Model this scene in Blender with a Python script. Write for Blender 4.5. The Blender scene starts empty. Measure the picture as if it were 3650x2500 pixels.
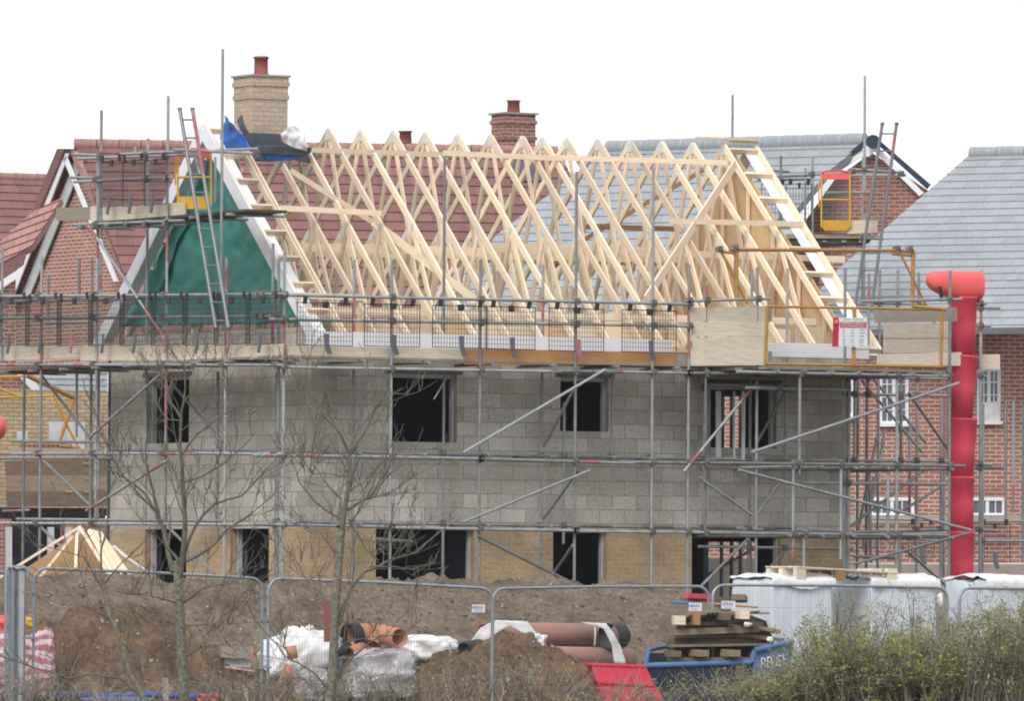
import bpy, math, random
from mathutils import Vector as V, noise
rnd = random.Random(7)
R_ = math.radians
S = bpy.context.scene
# ------------------------------------------------------------------ camera
F, TH, HOR, RO, D0, EYE = 27000., R_(29.5), 2080., 0.006, 117., 1.3
RT = V((math.cos(TH), -math.sin(TH), 0)); FW = V((math.sin(TH), math.cos(TH), 0)); UP = V((0, 0, 1))
CAM = FW*-D0 - RT*((1110-1825)/F*D0) + UP*EYE
_a = math.atan((HOR-1250)/F)
CF = FW*math.cos(_a) + UP*math.sin(_a); _u = -FW*math.sin(_a) + UP*math.cos(_a)
CR = (RT + _u*RO).normalized(); CU = (_u - RT*RO).normalized()
cd = bpy.data.cameras.new('camera'); cam = bpy.data.objects.new('camera', cd); S.collection.objects.link(cam)
cd.sensor_width = 36; cd.lens = F/3650*36; cd.clip_start = 1; cd.clip_end = 3000
from mathutils import Matrix
m = Matrix((CR, CU, -CF)).transposed().to_4x4(); m.translation = CAM; cam.matrix_world = m
S.camera = cam
# ------------------------------------------------------------------ light
SUN = V((-.80, -.60, .85)).normalized()
el = math.asin(SUN.z); az = math.atan2(SUN.x, SUN.y)
w = bpy.data.worlds.new('World'); S.world = w; w.use_nodes = True; nt = w.node_tree; nt.nodes.clear()
o = nt.nodes.new('ShaderNodeOutputWorld'); bg = nt.nodes.new('ShaderNodeBackground'); sk = nt.nodes.new('ShaderNodeTexSky')
sk.sky_type = 'NISHITA'; sk.sun_disc = False; sk.sun_elevation = el; sk.sun_rotation = az; sk.dust_density = 3
tc = nt.nodes.new('ShaderNodeTexCoord'); nz = nt.nodes.new('ShaderNodeTexNoise'); nz.inputs['Scale'].default_value = 2.5; nz.inputs['Detail'].default_value = 5
cr = nt.nodes.new('ShaderNodeValToRGB'); cr.color_ramp.elements[0].position = .3; cr.color_ramp.elements[0].color = (9.6, 9.9, 10.4, 1)
cr.color_ramp.elements[1].position = .7; cr.color_ramp.elements[1].color = (11, 11, 11.2, 1)
mx = nt.nodes.new('ShaderNodeMix'); mx.data_type = 'RGBA'; mx.inputs[0].default_value = .92
nt.links.new(tc.outputs['Generated'], nz.inputs['Vector']); nt.links.new(nz.outputs[0], cr.inputs[0])
nt.links.new(sk.outputs[0], mx.inputs[6]); nt.links.new(cr.outputs[0], mx.inputs[7]); nt.links.new(mx.outputs[2], bg.inputs[0])
bg.inputs[1].default_value = .115; nt.links.new(bg.outputs[0], o.inputs[0])
sl = bpy.data.lights.new('sun', 'SUN'); sl.energy = 2.1; sl.angle = R_(24); sl.color = (1, .96, .9)
so = bpy.data.objects.new('sun', sl); so.rotation_euler = SUN.to_track_quat('Z', 'Y').to_euler(); S.collection.objects.link(so)
S.view_settings.view_transform = 'Standard'; S.view_settings.look = 'None'; S.view_settings.gamma = 1; S.view_settings.exposure = 0
S.cycles.max_bounces = 8; S.cycles.diffuse_bounces = 5; S.cycles.filter_width = 1.9
# ------------------------------------------------------------------ sight lines (surveying helpers: a photo point on a real plane)
def ray(x, y): return CF + CR*((x-1825)/F) - CU*((y-1250)/F)
def onY(x, y, Y): d = ray(x, y); return CAM + d*((Y-CAM.y)/d.y)
def onX(x, y, X): d = ray(x, y); return CAM + d*((X-CAM.x)/d.x)
def onZ(x, y, Z): d = ray(x, y); return CAM + d*((Z-CAM.z)/d.z)
def P(x, y, d): return CAM + ray(x, y)*d
class Plane:
    def __init__(s, o, u, v): s.o = V(o); s.u = V(u).normalized(); s.v = V(v).normalized(); s.n = s.u.cross(s.v).normalized(); s.n = -s.n if s.n.dot(FW) > 0 else s.n
    def at(s, x, y, c=0):
        d = ray(x, y); return CAM + d*((s.o+s.n*c-CAM).dot(s.n)/d.dot(s.n))
    def ab(s, x, y): q = s.at(x, y)-s.o; return (q.dot(s.u), q.dot(s.v))
    def w(s, a, b, c=0): return s.o + s.u*a + s.v*b + s.n*c
def hdir(deg): return RT*math.cos(R_(deg)) + FW*math.sin(R_(deg))      # horizontal direction, deg away from square-on
PL = Plane((0, 0, 0), (1, 0, 0), (0, 0, 1))     # long wall
PG = Plane((0, 0, 0), (0, 1, 0), (0, 0, 1))     # gable wall
def plY(Y): return Plane((0, Y, 0), (1, 0, 0), (0, 0, 1))
def plX(X): return Plane((X, 0, 0), (0, 1, 0), (0, 0, 1))
# ------------------------------------------------------------------ materials
def lk(t, a, b): t.links.new(a, b)
def mat(name, col, rough=.75, met=0, isl=.0, nsc=6., namt=.25, col2=None, bump=.0, bsc=40., spec=.3, stretch=None, alpha=1., uv=False, trans=0):
    m = bpy.data.materials.new(name); m.use_nodes = True; t = m.node_tree; b = t.nodes['Principled BSDF']
    b.inputs['Roughness'].default_value = rough; b.inputs['Metallic'].default_value = met; b.inputs['Specular IOR Level'].default_value = spec
    c = t.nodes.new('ShaderNodeTexCoord'); src = c.outputs['UV' if uv else 'Object']
    if stretch:
        mp = t.nodes.new('ShaderNodeMapping'); mp.inputs['Scale'].default_value = stretch; lk(t, src, mp.inputs[0]); src = mp.outputs[0]
    n = t.nodes.new('ShaderNodeTexNoise'); n.inputs['Scale'].default_value = nsc; n.inputs['Detail'].default_value = 6; n.inputs['Roughness'].default_value = .65; lk(t, src, n.inputs['Vector'])
    r = t.nodes.new('ShaderNodeMapRange'); r.inputs[1].default_value = .3; r.inputs[2].default_value = .7; lk(t, n.outputs[0], r.inputs[0])
    x = t.nodes.new('ShaderNodeMix'); x.data_type = 'RGBA'; lk(t, r.outputs[0], x.inputs[0])
    x.inputs[6].default_value = (*col, 1); x.inputs[7].default_value = (*(col2 or [k*(1-namt) for k in col]), 1); out = x.outputs[2]
    if isl:
        g = t.nodes.new('ShaderNodeNewGeometry'); r2 = t.nodes.new('ShaderNodeMapRange'); r2.inputs[3].default_value = 1-isl; r2.inputs[4].default_value = 1+isl*.5
        oi = t.nodes.new('ShaderNodeObjectInfo'); ad = t.nodes.new('ShaderNodeMath'); ad.operation = 'ADD'; fr = t.nodes.new('ShaderNodeMath'); fr.operation = 'FRACT'
        lk(t, g.outputs['Random Per Island'], ad.inputs[0]); lk(t, oi.outputs['Random'], ad.inputs[1]); lk(t, ad.outputs[0], fr.inputs[0]); lk(t, fr.outputs[0], r2.inputs[0])
        vm = t.nodes.new('ShaderNodeVectorMath'); vm.operation = 'SCALE'; lk(t, out, vm.inputs[0]); lk(t, r2.outputs[0], vm.inputs['Scale']); out = vm.outputs[0]
    lk(t, out, b.inputs['Base Color'])
    if bump:
        n2 = t.nodes.new('ShaderNodeTexNoise'); n2.inputs['Scale'].default_value = bsc; n2.inputs['Detail'].default_value = 5; lk(t, src, n2.inputs['Vector'])
        bp = t.nodes.new('ShaderNodeBump'); bp.inputs['Strength'].default_value = bump; bp.inputs['Distance'].default_value = .02; lk(t, n2.outputs[0], bp.inputs['Height']); lk(t, bp.outputs[0], b.inputs['Normal'])
    if alpha < 1: b.inputs['Alpha'].default_value = alpha
    if trans: b.inputs['Transmission Weight'].default_value = trans
    return m
def brick(name, c1, c2, mo, bw, bh, ms, rough=.9, stain=.25, bump=.5, msm=.1, off=.5, stc=None, ssc=.7):
    m = bpy.data.materials.new(name); m.use_nodes = True; t = m.node_tree; b = t.nodes['Principled BSDF']
    b.inputs['Roughness'].default_value = rough; b.inputs['Specular IOR Level'].default_value = .2
    c = t.nodes.new('ShaderNodeTexCoord'); k = t.nodes.new('ShaderNodeTexBrick'); k.offset = off
    wn = t.nodes.new('ShaderNodeTexNoise'); wn.inputs['Scale'].default_value = 7; wn.inputs['Detail'].default_value = 2; lk(t, c.outputs['UV'], wn.inputs['Vector'])
    wa = t.nodes.new('ShaderNodeVectorMath'); wa.operation = 'MULTIPLY_ADD'; wa.inputs[1].default_value = (ms*1.3,)*3; lk(t, wn.outputs['Color'], wa.inputs[0]); lk(t, c.outputs['UV'], wa.inputs[2])
    lk(t, wa.outputs[0], k.inputs['Vector'])
    for i, vv in (('Color1', (*c1, 1)), ('Color2', (*c2, 1)), ('Mortar', (*mo, 1)), ('Scale', 1), ('Mortar Size', ms), ('Mortar Smooth', msm), ('Bias', 0), ('Brick Width', bw), ('Row Height', bh)): k.inputs[i].default_value = vv
    n = t.nodes.new('ShaderNodeTexNoise'); n.inputs['Scale'].default_value = ssc; n.inputs['Detail'].default_value = 7; n.inputs['Roughness'].default_value = .6; lk(t, c.outputs['UV'], n.inputs['Vector'])
    r = t.nodes.new('ShaderNodeMapRange'); r.inputs[1].default_value = .35; r.inputs[2].default_value = .7; r.inputs[4].default_value = stain; lk(t, n.outputs[0], r.inputs[0])
    x = t.nodes.new('ShaderNodeMix'); x.data_type = 'RGBA'; x.blend_type = 'MULTIPLY' if stc is None else 'MIX'; lk(t, r.outputs[0], x.inputs[0]); lk(t, k.outputs['Color'], x.inputs[6]); x.inputs[7].default_value = (*(stc or (.35, .32, .28)), 1)
    n3 = t.nodes.new('ShaderNodeTexNoise'); n3.inputs['Scale'].default_value = 22; n3.inputs['Detail'].default_value = 4; lk(t, c.outputs['UV'], n3.inputs['Vector'])
    r3 = t.nodes.new('ShaderNodeMapRange'); r3.inputs[1].default_value = .3; r3.inputs[2].default_value = .7; r3.inputs[3].default_value = .82; r3.inputs[4].default_value = 1.15; lk(t, n3.outputs[0], r3.inputs[0])
    vm = t.nodes.new('ShaderNodeVectorMath'); vm.operation = 'SCALE'; lk(t, x.outputs[2], vm.inputs[0]); lk(t, r3.outputs[0], vm.inputs['Scale'])
    lk(t, vm.outputs[0], b.inputs['Base Color'])
    bp = t.nodes.new('ShaderNodeBump'); bp.inputs['Strength'].default_value = bump; bp.inputs['Distance'].default_value = .01; bp.invert = True; lk(t, k.outputs['Fac'], bp.inputs['Height']); lk(t, bp.outputs[0], b.inputs['Normal'])
    return m
def soil(name, c1, c2, c3, peb=(.6, .55, .48)):
    m = bpy.data.materials.new(name); m.use_nodes = True; t = m.node_tree; b = t.nodes['Principled BSDF']; b.inputs['Roughness'].default_value = 1; b.inputs['Specular IOR Level'].default_value = .1
    c = t.nodes.new('ShaderNodeTexCoord'); n = t.nodes.new('ShaderNodeTexNoise'); n.inputs['Scale'].default_value = 1.6; n.inputs['Detail'].default_value = 9; n.inputs['Roughness'].default_value = .7; lk(t, c.outputs['Object'], n.inputs['Vector'])
    r = t.nodes.new('ShaderNodeValToRGB'); e = r.color_ramp.elements; e[0].position = .35; e[0].color = (*c1, 1); e[1].position = .72; e[1].color = (*c3, 1); q = e.new(.53); q.color = (*c2, 1); lk(t, n.outputs[0], r.inputs[0])
    nf = t.nodes.new('ShaderNodeTexNoise'); nf.inputs['Scale'].default_value = 13; nf.inputs['Detail'].default_value = 8; nf.inputs['Roughness'].default_value = .8; lk(t, c.outputs['Object'], nf.inputs['Vector'])
    rf = t.nodes.new('ShaderNodeMapRange'); rf.inputs[1].default_value = .35; rf.inputs[2].default_value = .65; rf.inputs[3].default_value = .62; rf.inputs[4].default_value = 1.3; lk(t, nf.outputs[0], rf.inputs[0])
    vo = t.nodes.new('ShaderNodeTexVoronoi'); vo.inputs['Scale'].default_value = 8; lk(t, c.outputs['Object'], vo.inputs['Vector'])
    mr = t.nodes.new('ShaderNodeMapRange'); mr.inputs[1].default_value = .16; mr.inputs[2].default_value = .1; lk(t, vo.outputs['Distance'], mr.inputs[0])
    sp = t.nodes.new('ShaderNodeSeparateColor'); lk(t, vo.outputs['Color'], sp.inputs[0]); gt = t.nodes.new('ShaderNodeMath'); gt.operation = 'GREATER_THAN'; gt.inputs[1].default_value = .8; lk(t, sp.outputs[0], gt.inputs[0])
    mu = t.nodes.new('ShaderNodeMath'); mu.operation = 'MULTIPLY'; lk(t, mr.outputs[0], mu.inputs[0]); lk(t, gt.outputs[0], mu.inputs[1])
    x = t.nodes.new('ShaderNodeMix'); x.data_type = 'RGBA'; lk(t, mu.outputs[0], x.inputs[0]); lk(t, r.outputs[0], x.inputs[6]); x.inputs[7].default_value = (*peb, 1)
    vs = t.nodes.new('ShaderNodeVectorMath'); vs.operation = 'SCALE'; lk(t, x.outputs[2], vs.inputs[0]); lk(t, rf.outputs[0], vs.inputs['Scale']); lk(t, vs.outputs[0], b.inputs['Base Color'])
    n2 = t.nodes.new('ShaderNodeTexNoise'); n2.inputs['Scale'].default_value = 9; n2.inputs['Detail'].default_value = 10; n2.inputs['Roughness'].default_value = .75; lk(t, c.outputs['Object'], n2.inputs['Vector'])
    bp = t.nodes.new('ShaderNodeBump'); bp.inputs['Strength'].default_value = .9; bp.inputs['Distance'].default_value = .12; lk(t, n2.outputs[0], bp.inputs['Height']); lk(t, bp.outputs[0], b.inputs['Normal'])
    return m
M = dict(
    block=brick('block', (.41, .39, .345), (.58, .555, .505), (.35, .325, .285), .45, .225, .010, stain=.45, bump=.2),
    blockg=brick('block_gable', (.39, .37, .325), (.54, .515, .465), (.31, .29, .25), .45, .225, .010, stain=.4, bump=.2, stc=(.30, .25, .19)),
    buff=brick('buff_brick', (.47, .335, .20), (.55, .405, .26), (.53, .42, .295), .225, .075, .009, stain=.5, bump=.4),
    buff2=brick('buff_brick_far', (.43, .33, .21), (.52, .41, .27), (.25, .19, .12), .235, .078, .009, stain=.3, bump=.4),
    chim=brick('chimney_brick', (.47, .38, .285), (.56, .465, .355), (.42, .35, .275), .225, .075, .008, stain=.3, bump=.6),
    red=brick('red_brick', (.30, .135, .10), (.40, .19, .145), (.60, .50, .44), .23, .078, .010, stain=.25, bump=.4),
    waste=mat('waste_timber', (.30, .235, .17), .9, isl=.35, nsc=3, namt=.45, stretch=(1.4, 9, 1), uv=True),
    redd=brick('dark_red_brick', (.24, .105, .085), (.33, .15, .115), (.46, .37, .32), .23, .078, .009, stain=.3, bump=.4),
    rtile=brick('red_roof_tile', (.22, .115, .11), (.285, .15, .14), (.15, .08, .075), .33, .3, .006, stain=.4, bump=.3, msm=.4, off=.0),
    rtile2=brick('pink_roof_tile', (.36, .2, .18), (.44, .25, .22), (.2, .12, .11), .3, .25, .008, stain=.3, bump=.3, off=.5),
    slate=brick('slate_roof_tile', (.305, .33, .36), (.345, .372, .402), (.24, .27, .31), .33, .27, .005, stain=.18, bump=.2, msm=.5, rough=.6, off=.5),
    timber=mat('timber', (.90, .745, .555), .8, isl=.3, nsc=3, namt=.22, stretch=(1.4, 16, 1), uv=True, bump=.1),
    timber2=mat('timber_brown', (.42, .24, .11), .8, isl=.2, nsc=3, namt=.35, stretch=(1.4, 16, 1), uv=True),
    board=mat('scaffold_board', (.80, .70, .555), .85, isl=.18, nsc=3, namt=.3, stretch=(1.2, 10, 1), uv=True, bump=.2),
    boardo=mat('orange_board', (.52, .28, .11), .85, isl=.1, nsc=2, namt=.3, stretch=(.8, 6, 1), uv=True),
    boardg=mat('grey_board', (.42, .36, .285), .9, isl=.25, nsc=3, namt=.3, stretch=(1.2, 10, 1), uv=True),
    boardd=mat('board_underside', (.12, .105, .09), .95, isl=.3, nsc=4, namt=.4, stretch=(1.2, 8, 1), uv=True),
    osb=mat('osb', (.74, .53, .31), .85, isl=.16, nsc=14, namt=.25, bump=.1),
    ply=mat('plywood', (.50, .32, .17), .85, isl=.1, nsc=2, namt=.2),
    white=mat('white_board', (.80, .82, .86), .5, isl=.04, nsc=2, namt=.06),
    closer=mat('cavity_closer', (.58, .585, .60), .6, nsc=3, namt=.2),
    tube=mat('galvanised_tube', (.36, .38, .39), .5, met=.25, isl=.42, nsc=3.5, namt=.42, spec=.5),
    tubel=mat('bright_tube', (.41, .44, .46), .38, met=.3, isl=.25, nsc=3, namt=.35, spec=.5),
    rust=mat('rusty_tube', (.27, .15, .09), .8, nsc=6, namt=.4, col2=(.42, .22, .06)),
    redp=mat('red_paint_tube', (.36, .07, .09), .65, nsc=9, namt=.3, col2=(.36, .21, .21)),
    coup=mat('coupler_steel', (.25, .23, .21), .7, met=.3, isl=.3, nsc=8, namt=.4),
    yellow=mat('yellow_paint', (.72, .40, .04), .55, nsc=5, namt=.25, isl=.1),
    yrust=mat('worn_yellow', (.46, .27, .055), .7, nsc=8, namt=.3, col2=(.3, .15, .06)),
    black=mat('black_plastic', (.028, .03, .034), .5, nsc=4, namt=.3),
    dark=mat('painted_shade', (.065, .08, .12), .9),  # near-black navy puts the shade of rooms and recesses into the colour
    strap=mat('grey_strap', (.12, .13, .15), .7, nsc=5),
    green=mat('green_tarp', (.055, .285, .25), .55, nsc=2.2, namt=.25, bump=.35, bsc=5, spec=.4),
    blue=mat('blue_tarp', (.03, .14, .46), .5, nsc=3, namt=.25, bump=.3, bsc=6),
    lead=mat('lead_flashing', (.085, .1, .125), .5, nsc=4, namt=.2, bump=.2, bsc=10),
    pot=mat('terracotta_pot', (.28, .085, .07), .8, nsc=5, namt=.2),
    bag=mat('white_plastic', (.80, .82, .85), .4, nsc=3, col2=(.56, .55, .53), bump=1., bsc=5, spec=.5),
    wrap=mat('pallet_wrap', (.66, .72, .80), .4, nsc=2, namt=.22, bump=.5, bsc=7, spec=.5, stretch=(1, 1, .25)),
    wrapg=mat('grey_wrap', (.26, .24, .245), .25, nsc=5, namt=.35, col2=(.4, .4, .43), bump=.6, bsc=12, spec=.6),
    clay=mat('clay_pipe', (.50, .23, .13), .6, isl=.15, nsc=5, namt=.2),
    bpipe=mat('brown_pipe', (.36, .19, .145), .5, isl=.1, nsc=5, namt=.15),
    redpl=mat('red_plastic', (.66, .06, .10), .42, nsc=3, namt=.12, spec=.4),
    orpl=mat('orange_plastic', (.84, .13, .12), .45, nsc=3, namt=.1, spec=.4),
    skip=mat('blue_skip_paint', (.10, .225, .46), .6, nsc=5, namt=.3, isl=.05),
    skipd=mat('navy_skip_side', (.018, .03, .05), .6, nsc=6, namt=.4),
    galv=mat('fence_galvanised', (.30, .355, .40), .42, met=.35, isl=.12, nsc=5, namt=.25, spec=.5),
    wire=mat('fence_wire', (.20, .215, .225), .6, met=.2),
    navy=mat('navy_edge', (.03, .045, .085), .6), glass=mat('window_glass', (.10, .13, .16), .12, spec=.8),
    concrete=mat('concrete', (.36, .33, .29), .95, nsc=3, namt=.3, isl=.1),
    bluepipe=mat('blue_duct', (.06, .11, .42), .45, nsc=4, namt=.2),
    nail=mat('nail_plate', (.70, .77, .77), .5, met=.15, nsc=20, namt=.3),
    alu=mat('aluminium', (.23, .24, .26), .4, met=.4, nsc=4, namt=.25),
    signw=mat('sign_white', (.78, .8, .82), .5), signr=mat('sign_red', (.55, .03, .05), .5), signt=mat('sign_text', (.12, .15, .5), .5), signg=mat('sign_grey', (.3, .32, .34), .5),
    bark=mat('bark', (.27, .26, .215), .95, nsc=22, col2=(.075, .078, .048), bump=.9, bsc=30),
    limb=mat('limb_bark', (.20, .18, .145), .95, nsc=9, col2=(.085, .078, .06), bump=.6, bsc=30),
    twig=mat('twig', (.25, .215, .175), .95, nsc=3, namt=.35, isl=.25), twig2=mat('pale_twig', (.40, .36, .30), .95, nsc=3, namt=.35, isl=.35),
    leaf=mat('leaf', (.30, .32, .075), .7, nsc=1.5, namt=.4, isl=.5), leaf2=mat('dull_leaf', (.21, .20, .09), .8, nsc=1.5, namt=.4, isl=.5),
    soilb=soil('soil_bank', (.165, .125, .092), (.27, .21, .155), (.34, .275, .21)),
    soilh=soil('soil_heap', (.12, .082, .055), (.24, .165, .105), (.37, .215, .10)),
    ground=soil('ground_earth', (.10, .08, .055), (.17, .135, .095), (.2, .17, .12)),
)
def stripes(name, ca, cb, sc):
    m = mat(name, ca, .5, bump=.4, bsc=8); t = m.node_tree; b = t.nodes['Principled BSDF']
    c = t.nodes.new('ShaderNodeTexCoord'); wv = t.nodes.new('ShaderNodeTexWave'); wv.bands_direction = 'Z'; wv.inputs['Scale'].default_value = sc; wv.inputs['Distortion'].default_value = 7; wv.inputs['Detail'].default_value = 3
    lk(t, c.outputs['Object'], wv.inputs[0]); r = t.nodes.new('ShaderNodeValToRGB'); r.color_ramp.elements[0].position = .4; r.color_ramp.elements[1].position = .6
    r.color_ramp.elements[0].color = (*ca, 1); r.color_ramp.elements[1].color = (*cb, 1); lk(t, wv.outputs[0], r.inputs[0]); lk(t, r.outputs[0], b.inputs['Base Color']); return m
M['stripe'] = stripes('striped_sack', (.58, .47, .49), (.40, .15, .18), 2.3)
M['tape'] = mat('barrier_tape', (.75, .75, .75), .5, nsc=4, col2=(.6, .04, .05))
# ------------------------------------------------------------------ mesh builder and scene tree
WL = {}
class MB:
    def __init__(s): s.v = []; s.f = []; s.m = []; s.uv = []; s.sm = []
    def face(s, pts, mi=0, uv=None, smooth=False):
        i = len(s.v); s.v += [tuple(p) for p in pts]; s.f.append(tuple(range(i, i+len(pts)))); s.m.append(mi); s.sm.append(smooth)
        if uv is None:
            n = (V(pts[1])-V(pts[0])).cross(V(pts[2])-V(pts[1])); ax = max(range(3), key=lambda k: abs(n[k]))
            uv = [(p[1], p[2]) if ax == 0 else (p[0], p[2]) if ax == 1 else (p[0], p[1]) for p in pts]
        s.uv += uv; return s
    def grid(s, rows, mi=0, smooth=True, uv=None, closed=False):
        i0 = len(s.v); nc = len(rows[0])
        for r in rows: s.v += [tuple(p) for p in r]
        for a in range(len(rows)-1):
            for b in range(nc if closed else nc-1):
                c = (b+1) % nc; s.f.append((i0+a*nc+b, i0+a*nc+c, i0+(a+1)*nc+c, i0+(a+1)*nc+b)); s.m.append(mi); s.sm.append(smooth)
                if uv: s.uv += [uv[a][b], uv[a][c], uv[a+1][c], uv[a+1][b]]
                else: s.uv += [(b*.1, a*.1), (b*.1+.1, a*.1), (b*.1+.1, a*.1+.1), (b*.1, a*.1+.1)]
        return s
    def box(s, a, b, mi=0):
        x0, y0, z0 = a; x1, y1, z1 = b
        i = len(s.v); s.v += [(x0, y0, z0), (x1, y0, z0), (x1, y1, z0), (x0, y1, z0), (x0, y0, z1), (x1, y0, z1), (x1, y1, z1), (x0, y1, z1)]
        for q, ax in (((0, 3, 2, 1), 2), ((4, 5, 6, 7), 2), ((0, 1, 5, 4), 1), ((2, 3, 7, 6), 1), ((1, 2, 6, 5), 0), ((3, 0, 4, 7), 0)):
            s.f.append(tuple(i+k for k in q)); s.m.append(mi); s.sm.append(False)
            for k in q:
                p = s.v[i+k]; s.uv.append((p[1], p[2]) if ax == 0 else (p[0], p[2]) if ax == 1 else (p[0], p[1]))
        return s
    def hexa(s, c, mi=0, L=None):                      # 8 corners, bottom ring then top ring
        i = len(s.v); s.v += [tuple(p) for p in c]; a = V(c[0]); e1 = V(c[1])-a; e2 = V(c[3])-a; e3 = V(c[4])-a
        E = sorted((e1, e2, e3), key=lambda e: -e.length); dl = E[0].normalized()
        for q in ((0, 3, 2, 1), (4, 5, 6, 7), (0, 1, 5, 4), (2, 3, 7, 6), (1, 2, 6, 5), (3, 0, 4, 7)):
            s.f.append(tuple(i+k for k in q)); s.m.append(mi); s.sm.append(False)
            for k in q:
                p = V(c[k])-a; lo = p.dot(dl); ot = p-dl*lo; s.uv.append((lo+a.x, ot.length+a.z))
        return s
    def beam(s, p, q, w, h, up=(0, 0, 1), mi=0):       # w across, h along 'up'
        p, q = V(p), V(q); d = (q-p).normalized(); sd = d.cross(V(up)).normalized(); u = sd.cross(d).normalized(); a = sd*w/2; b = u*h/2
        return s.hexa([p-a-b, p+a-b, q+a-b, q-a-b, p-a+b, p+a+b, q+a+b, q-a+b], mi)
    def tube(s, p, q, r, n=8, mi=0, r2=None, caps=True, red=()):
        p, q = V(p), V(q); d = (q-p).normalized(); e = d.orthogonal().normalized(); g = d.cross(e); r2 = r if r2 is None else r2; L = (q-p).length
        ts = sorted({0., 1., *[t for ab in red for t in ab]}); rings = []
        for t in ts:
            c = p.lerp(q, t); rr = r+(r2-r)*t; rings.append([c+(e*math.cos(k*6.2832/n)+g*math.sin(k*6.2832/n))*rr for k in range(n)])
        for k in range(len(ts)-1):
            mid = (ts[k]+ts[k+1])/2; mm = 1 if any(a <= mid <= b for a, b in red) else mi
            s.grid([rings[k], rings[k+1]], mm, True, closed=True, uv=[[(ts[k]*L, j*.02) for j in range(n)], [(ts[k+1]*L, j*.02) for j in range(n)]])
        if caps: s.face(rings[0][::-1], mi); s.face(rings[-1], mi)
        return s
    def path(s, pts, rads, n=6, mi=0):
        pts = [V(p) for p in pts]; rings = []; e = None
        for k, c in enumerate(pts):
            d = (pts[min(k+1, len(pts)-1)]-pts[max(k-1, 0)]).normalized()
            e = d.orthogonal().normalized() if e is None else (e-d*e.dot(d)).normalized(); g = d.cross(e); r = rads[k] if hasattr(rads, '__len__') else rads
            rings.append([c+(e*math.cos(j*6.2832/n)+g*math.sin(j*6.2832/n))*r for j in range(n)])
        return s.grid(rings, mi, True, closed=True)
    def lathe(s, o, ax, prof, n=20, mi=0):
        o, ax = V(o), V(ax).normalized(); e = ax.orthogonal().normalized(); g = ax.cross(e)
        return s.grid([[o+ax*h+(e*math.cos(k*6.2832/n)+g*math.sin(k*6.2832/n))*r for k in range(n)] for h, r in prof], mi, True, closed=True)
    def slab(s, pl, pts, t=.02, c=0, mi=0):            # polygon given in plane coords, front face at offset c, thickness t behind it
        fr = [pl.w(a, b, c) for a, b in pts]; bk = [pl.w(a, b, c-t) for a, b in pts]; n = len(pts)
        s.face(fr, mi, [tuple(p) for p in pts]); s.face(bk[::-1], mi, [tuple(p) for p in pts][::-1])
        for k in range(n):
            j = (k+1) % n; l = math.dist(pts[k], pts[j]); s.face([fr[j], fr[k], bk[k], bk[j]], mi, [(l, 0), (0, 0), (0, t), (l, t)])
        return s
    def pslab(s, pl, px, t=.02, c=0, mi=0): return s.slab(pl, [pl.ab(*q) for q in px], t, c, mi)
    def build(s, name, mats, parent=None, label=None, cat=None, group=None, kind=None, auto=False):
        me = bpy.data.meshes.new(name); n = len(s.v); c = sum((V(v) for v in s.v), V())/n
        me.from_pydata([tuple(V(v)-c) for v in s.v], [], s.f)
        for q in (mats if isinstance(mats, (list, tuple)) else [mats]): me.materials.append(M[q] if isinstance(q, str) else q)
        me.polygons.foreach_set('material_index', s.m); me.polygons.foreach_set('use_smooth', s.sm)
        l = me.uv_layers.new(name='UVMap'); l.data.foreach_set('uv', [k for u in s.uv for k in u]); me.update()
        return link(bpy.data.objects.new(name, me), c, parent, label, cat, group, kind)
def link(ob, c, parent=None, label=None, cat=None, group=None, kind=None):
    S.collection.objects.link(ob); c = V(c)
    if parent: ob.parent = parent; ob.location = c-WL[parent]
    else: ob.location = c
    WL[ob] = c
    if label: ob['label'] = label
    if cat: ob['category'] = cat
    if group: ob['group'] = group
    if kind: ob['kind'] = kind
    return ob
def T(name, label, cat, loc, group=None): return link(bpy.data.objects.new(name, None), loc, None, label, cat, group)
def share(ob, c, parent): return link(bpy.data.objects.new(ob.name.split('.')[0], ob.data), c, parent)
def fx(mods): return mods
# ------------------------------------------------------------------ the ground
def gz(p):                                             # ground height: slopes gently from the house down towards the viewer
    d = (p-CAM).dot(FW); return -.45*max(0, min(1, (116-d)/14))-.02
g = MB(); rows = []
ds = [-60, 30, 70, 90]+[96+k*1.2 for k in range(20)]+[130, 160, 250, 500, 1500]
for d in ds: rows.append([V((0, 0, gz(CAM+FW*d)+(.05*noise.noise(V((x*.4, d*.4, 0))) if 90 < d < 125 else 0)))+V((*(CAM+FW*d+RT*x).xy, 0)) for x in [-1200, -200, -60]+[k*1.5 for k in range(-14, 15)]+[60, 200, 1200]])
g.grid(rows); g.build('ground', 'ground', kind='structure')
def cr_interp(pts, x):
    if x <= pts[0][0]: return pts[0][1]
    for (a, b), (c, d) in zip(pts, pts[1:]):
        if x <= c: t = (x-a)/(c-a); t = t*t*(3-2*t); return b+(d-b)*t
    return pts[-1][1]
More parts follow.
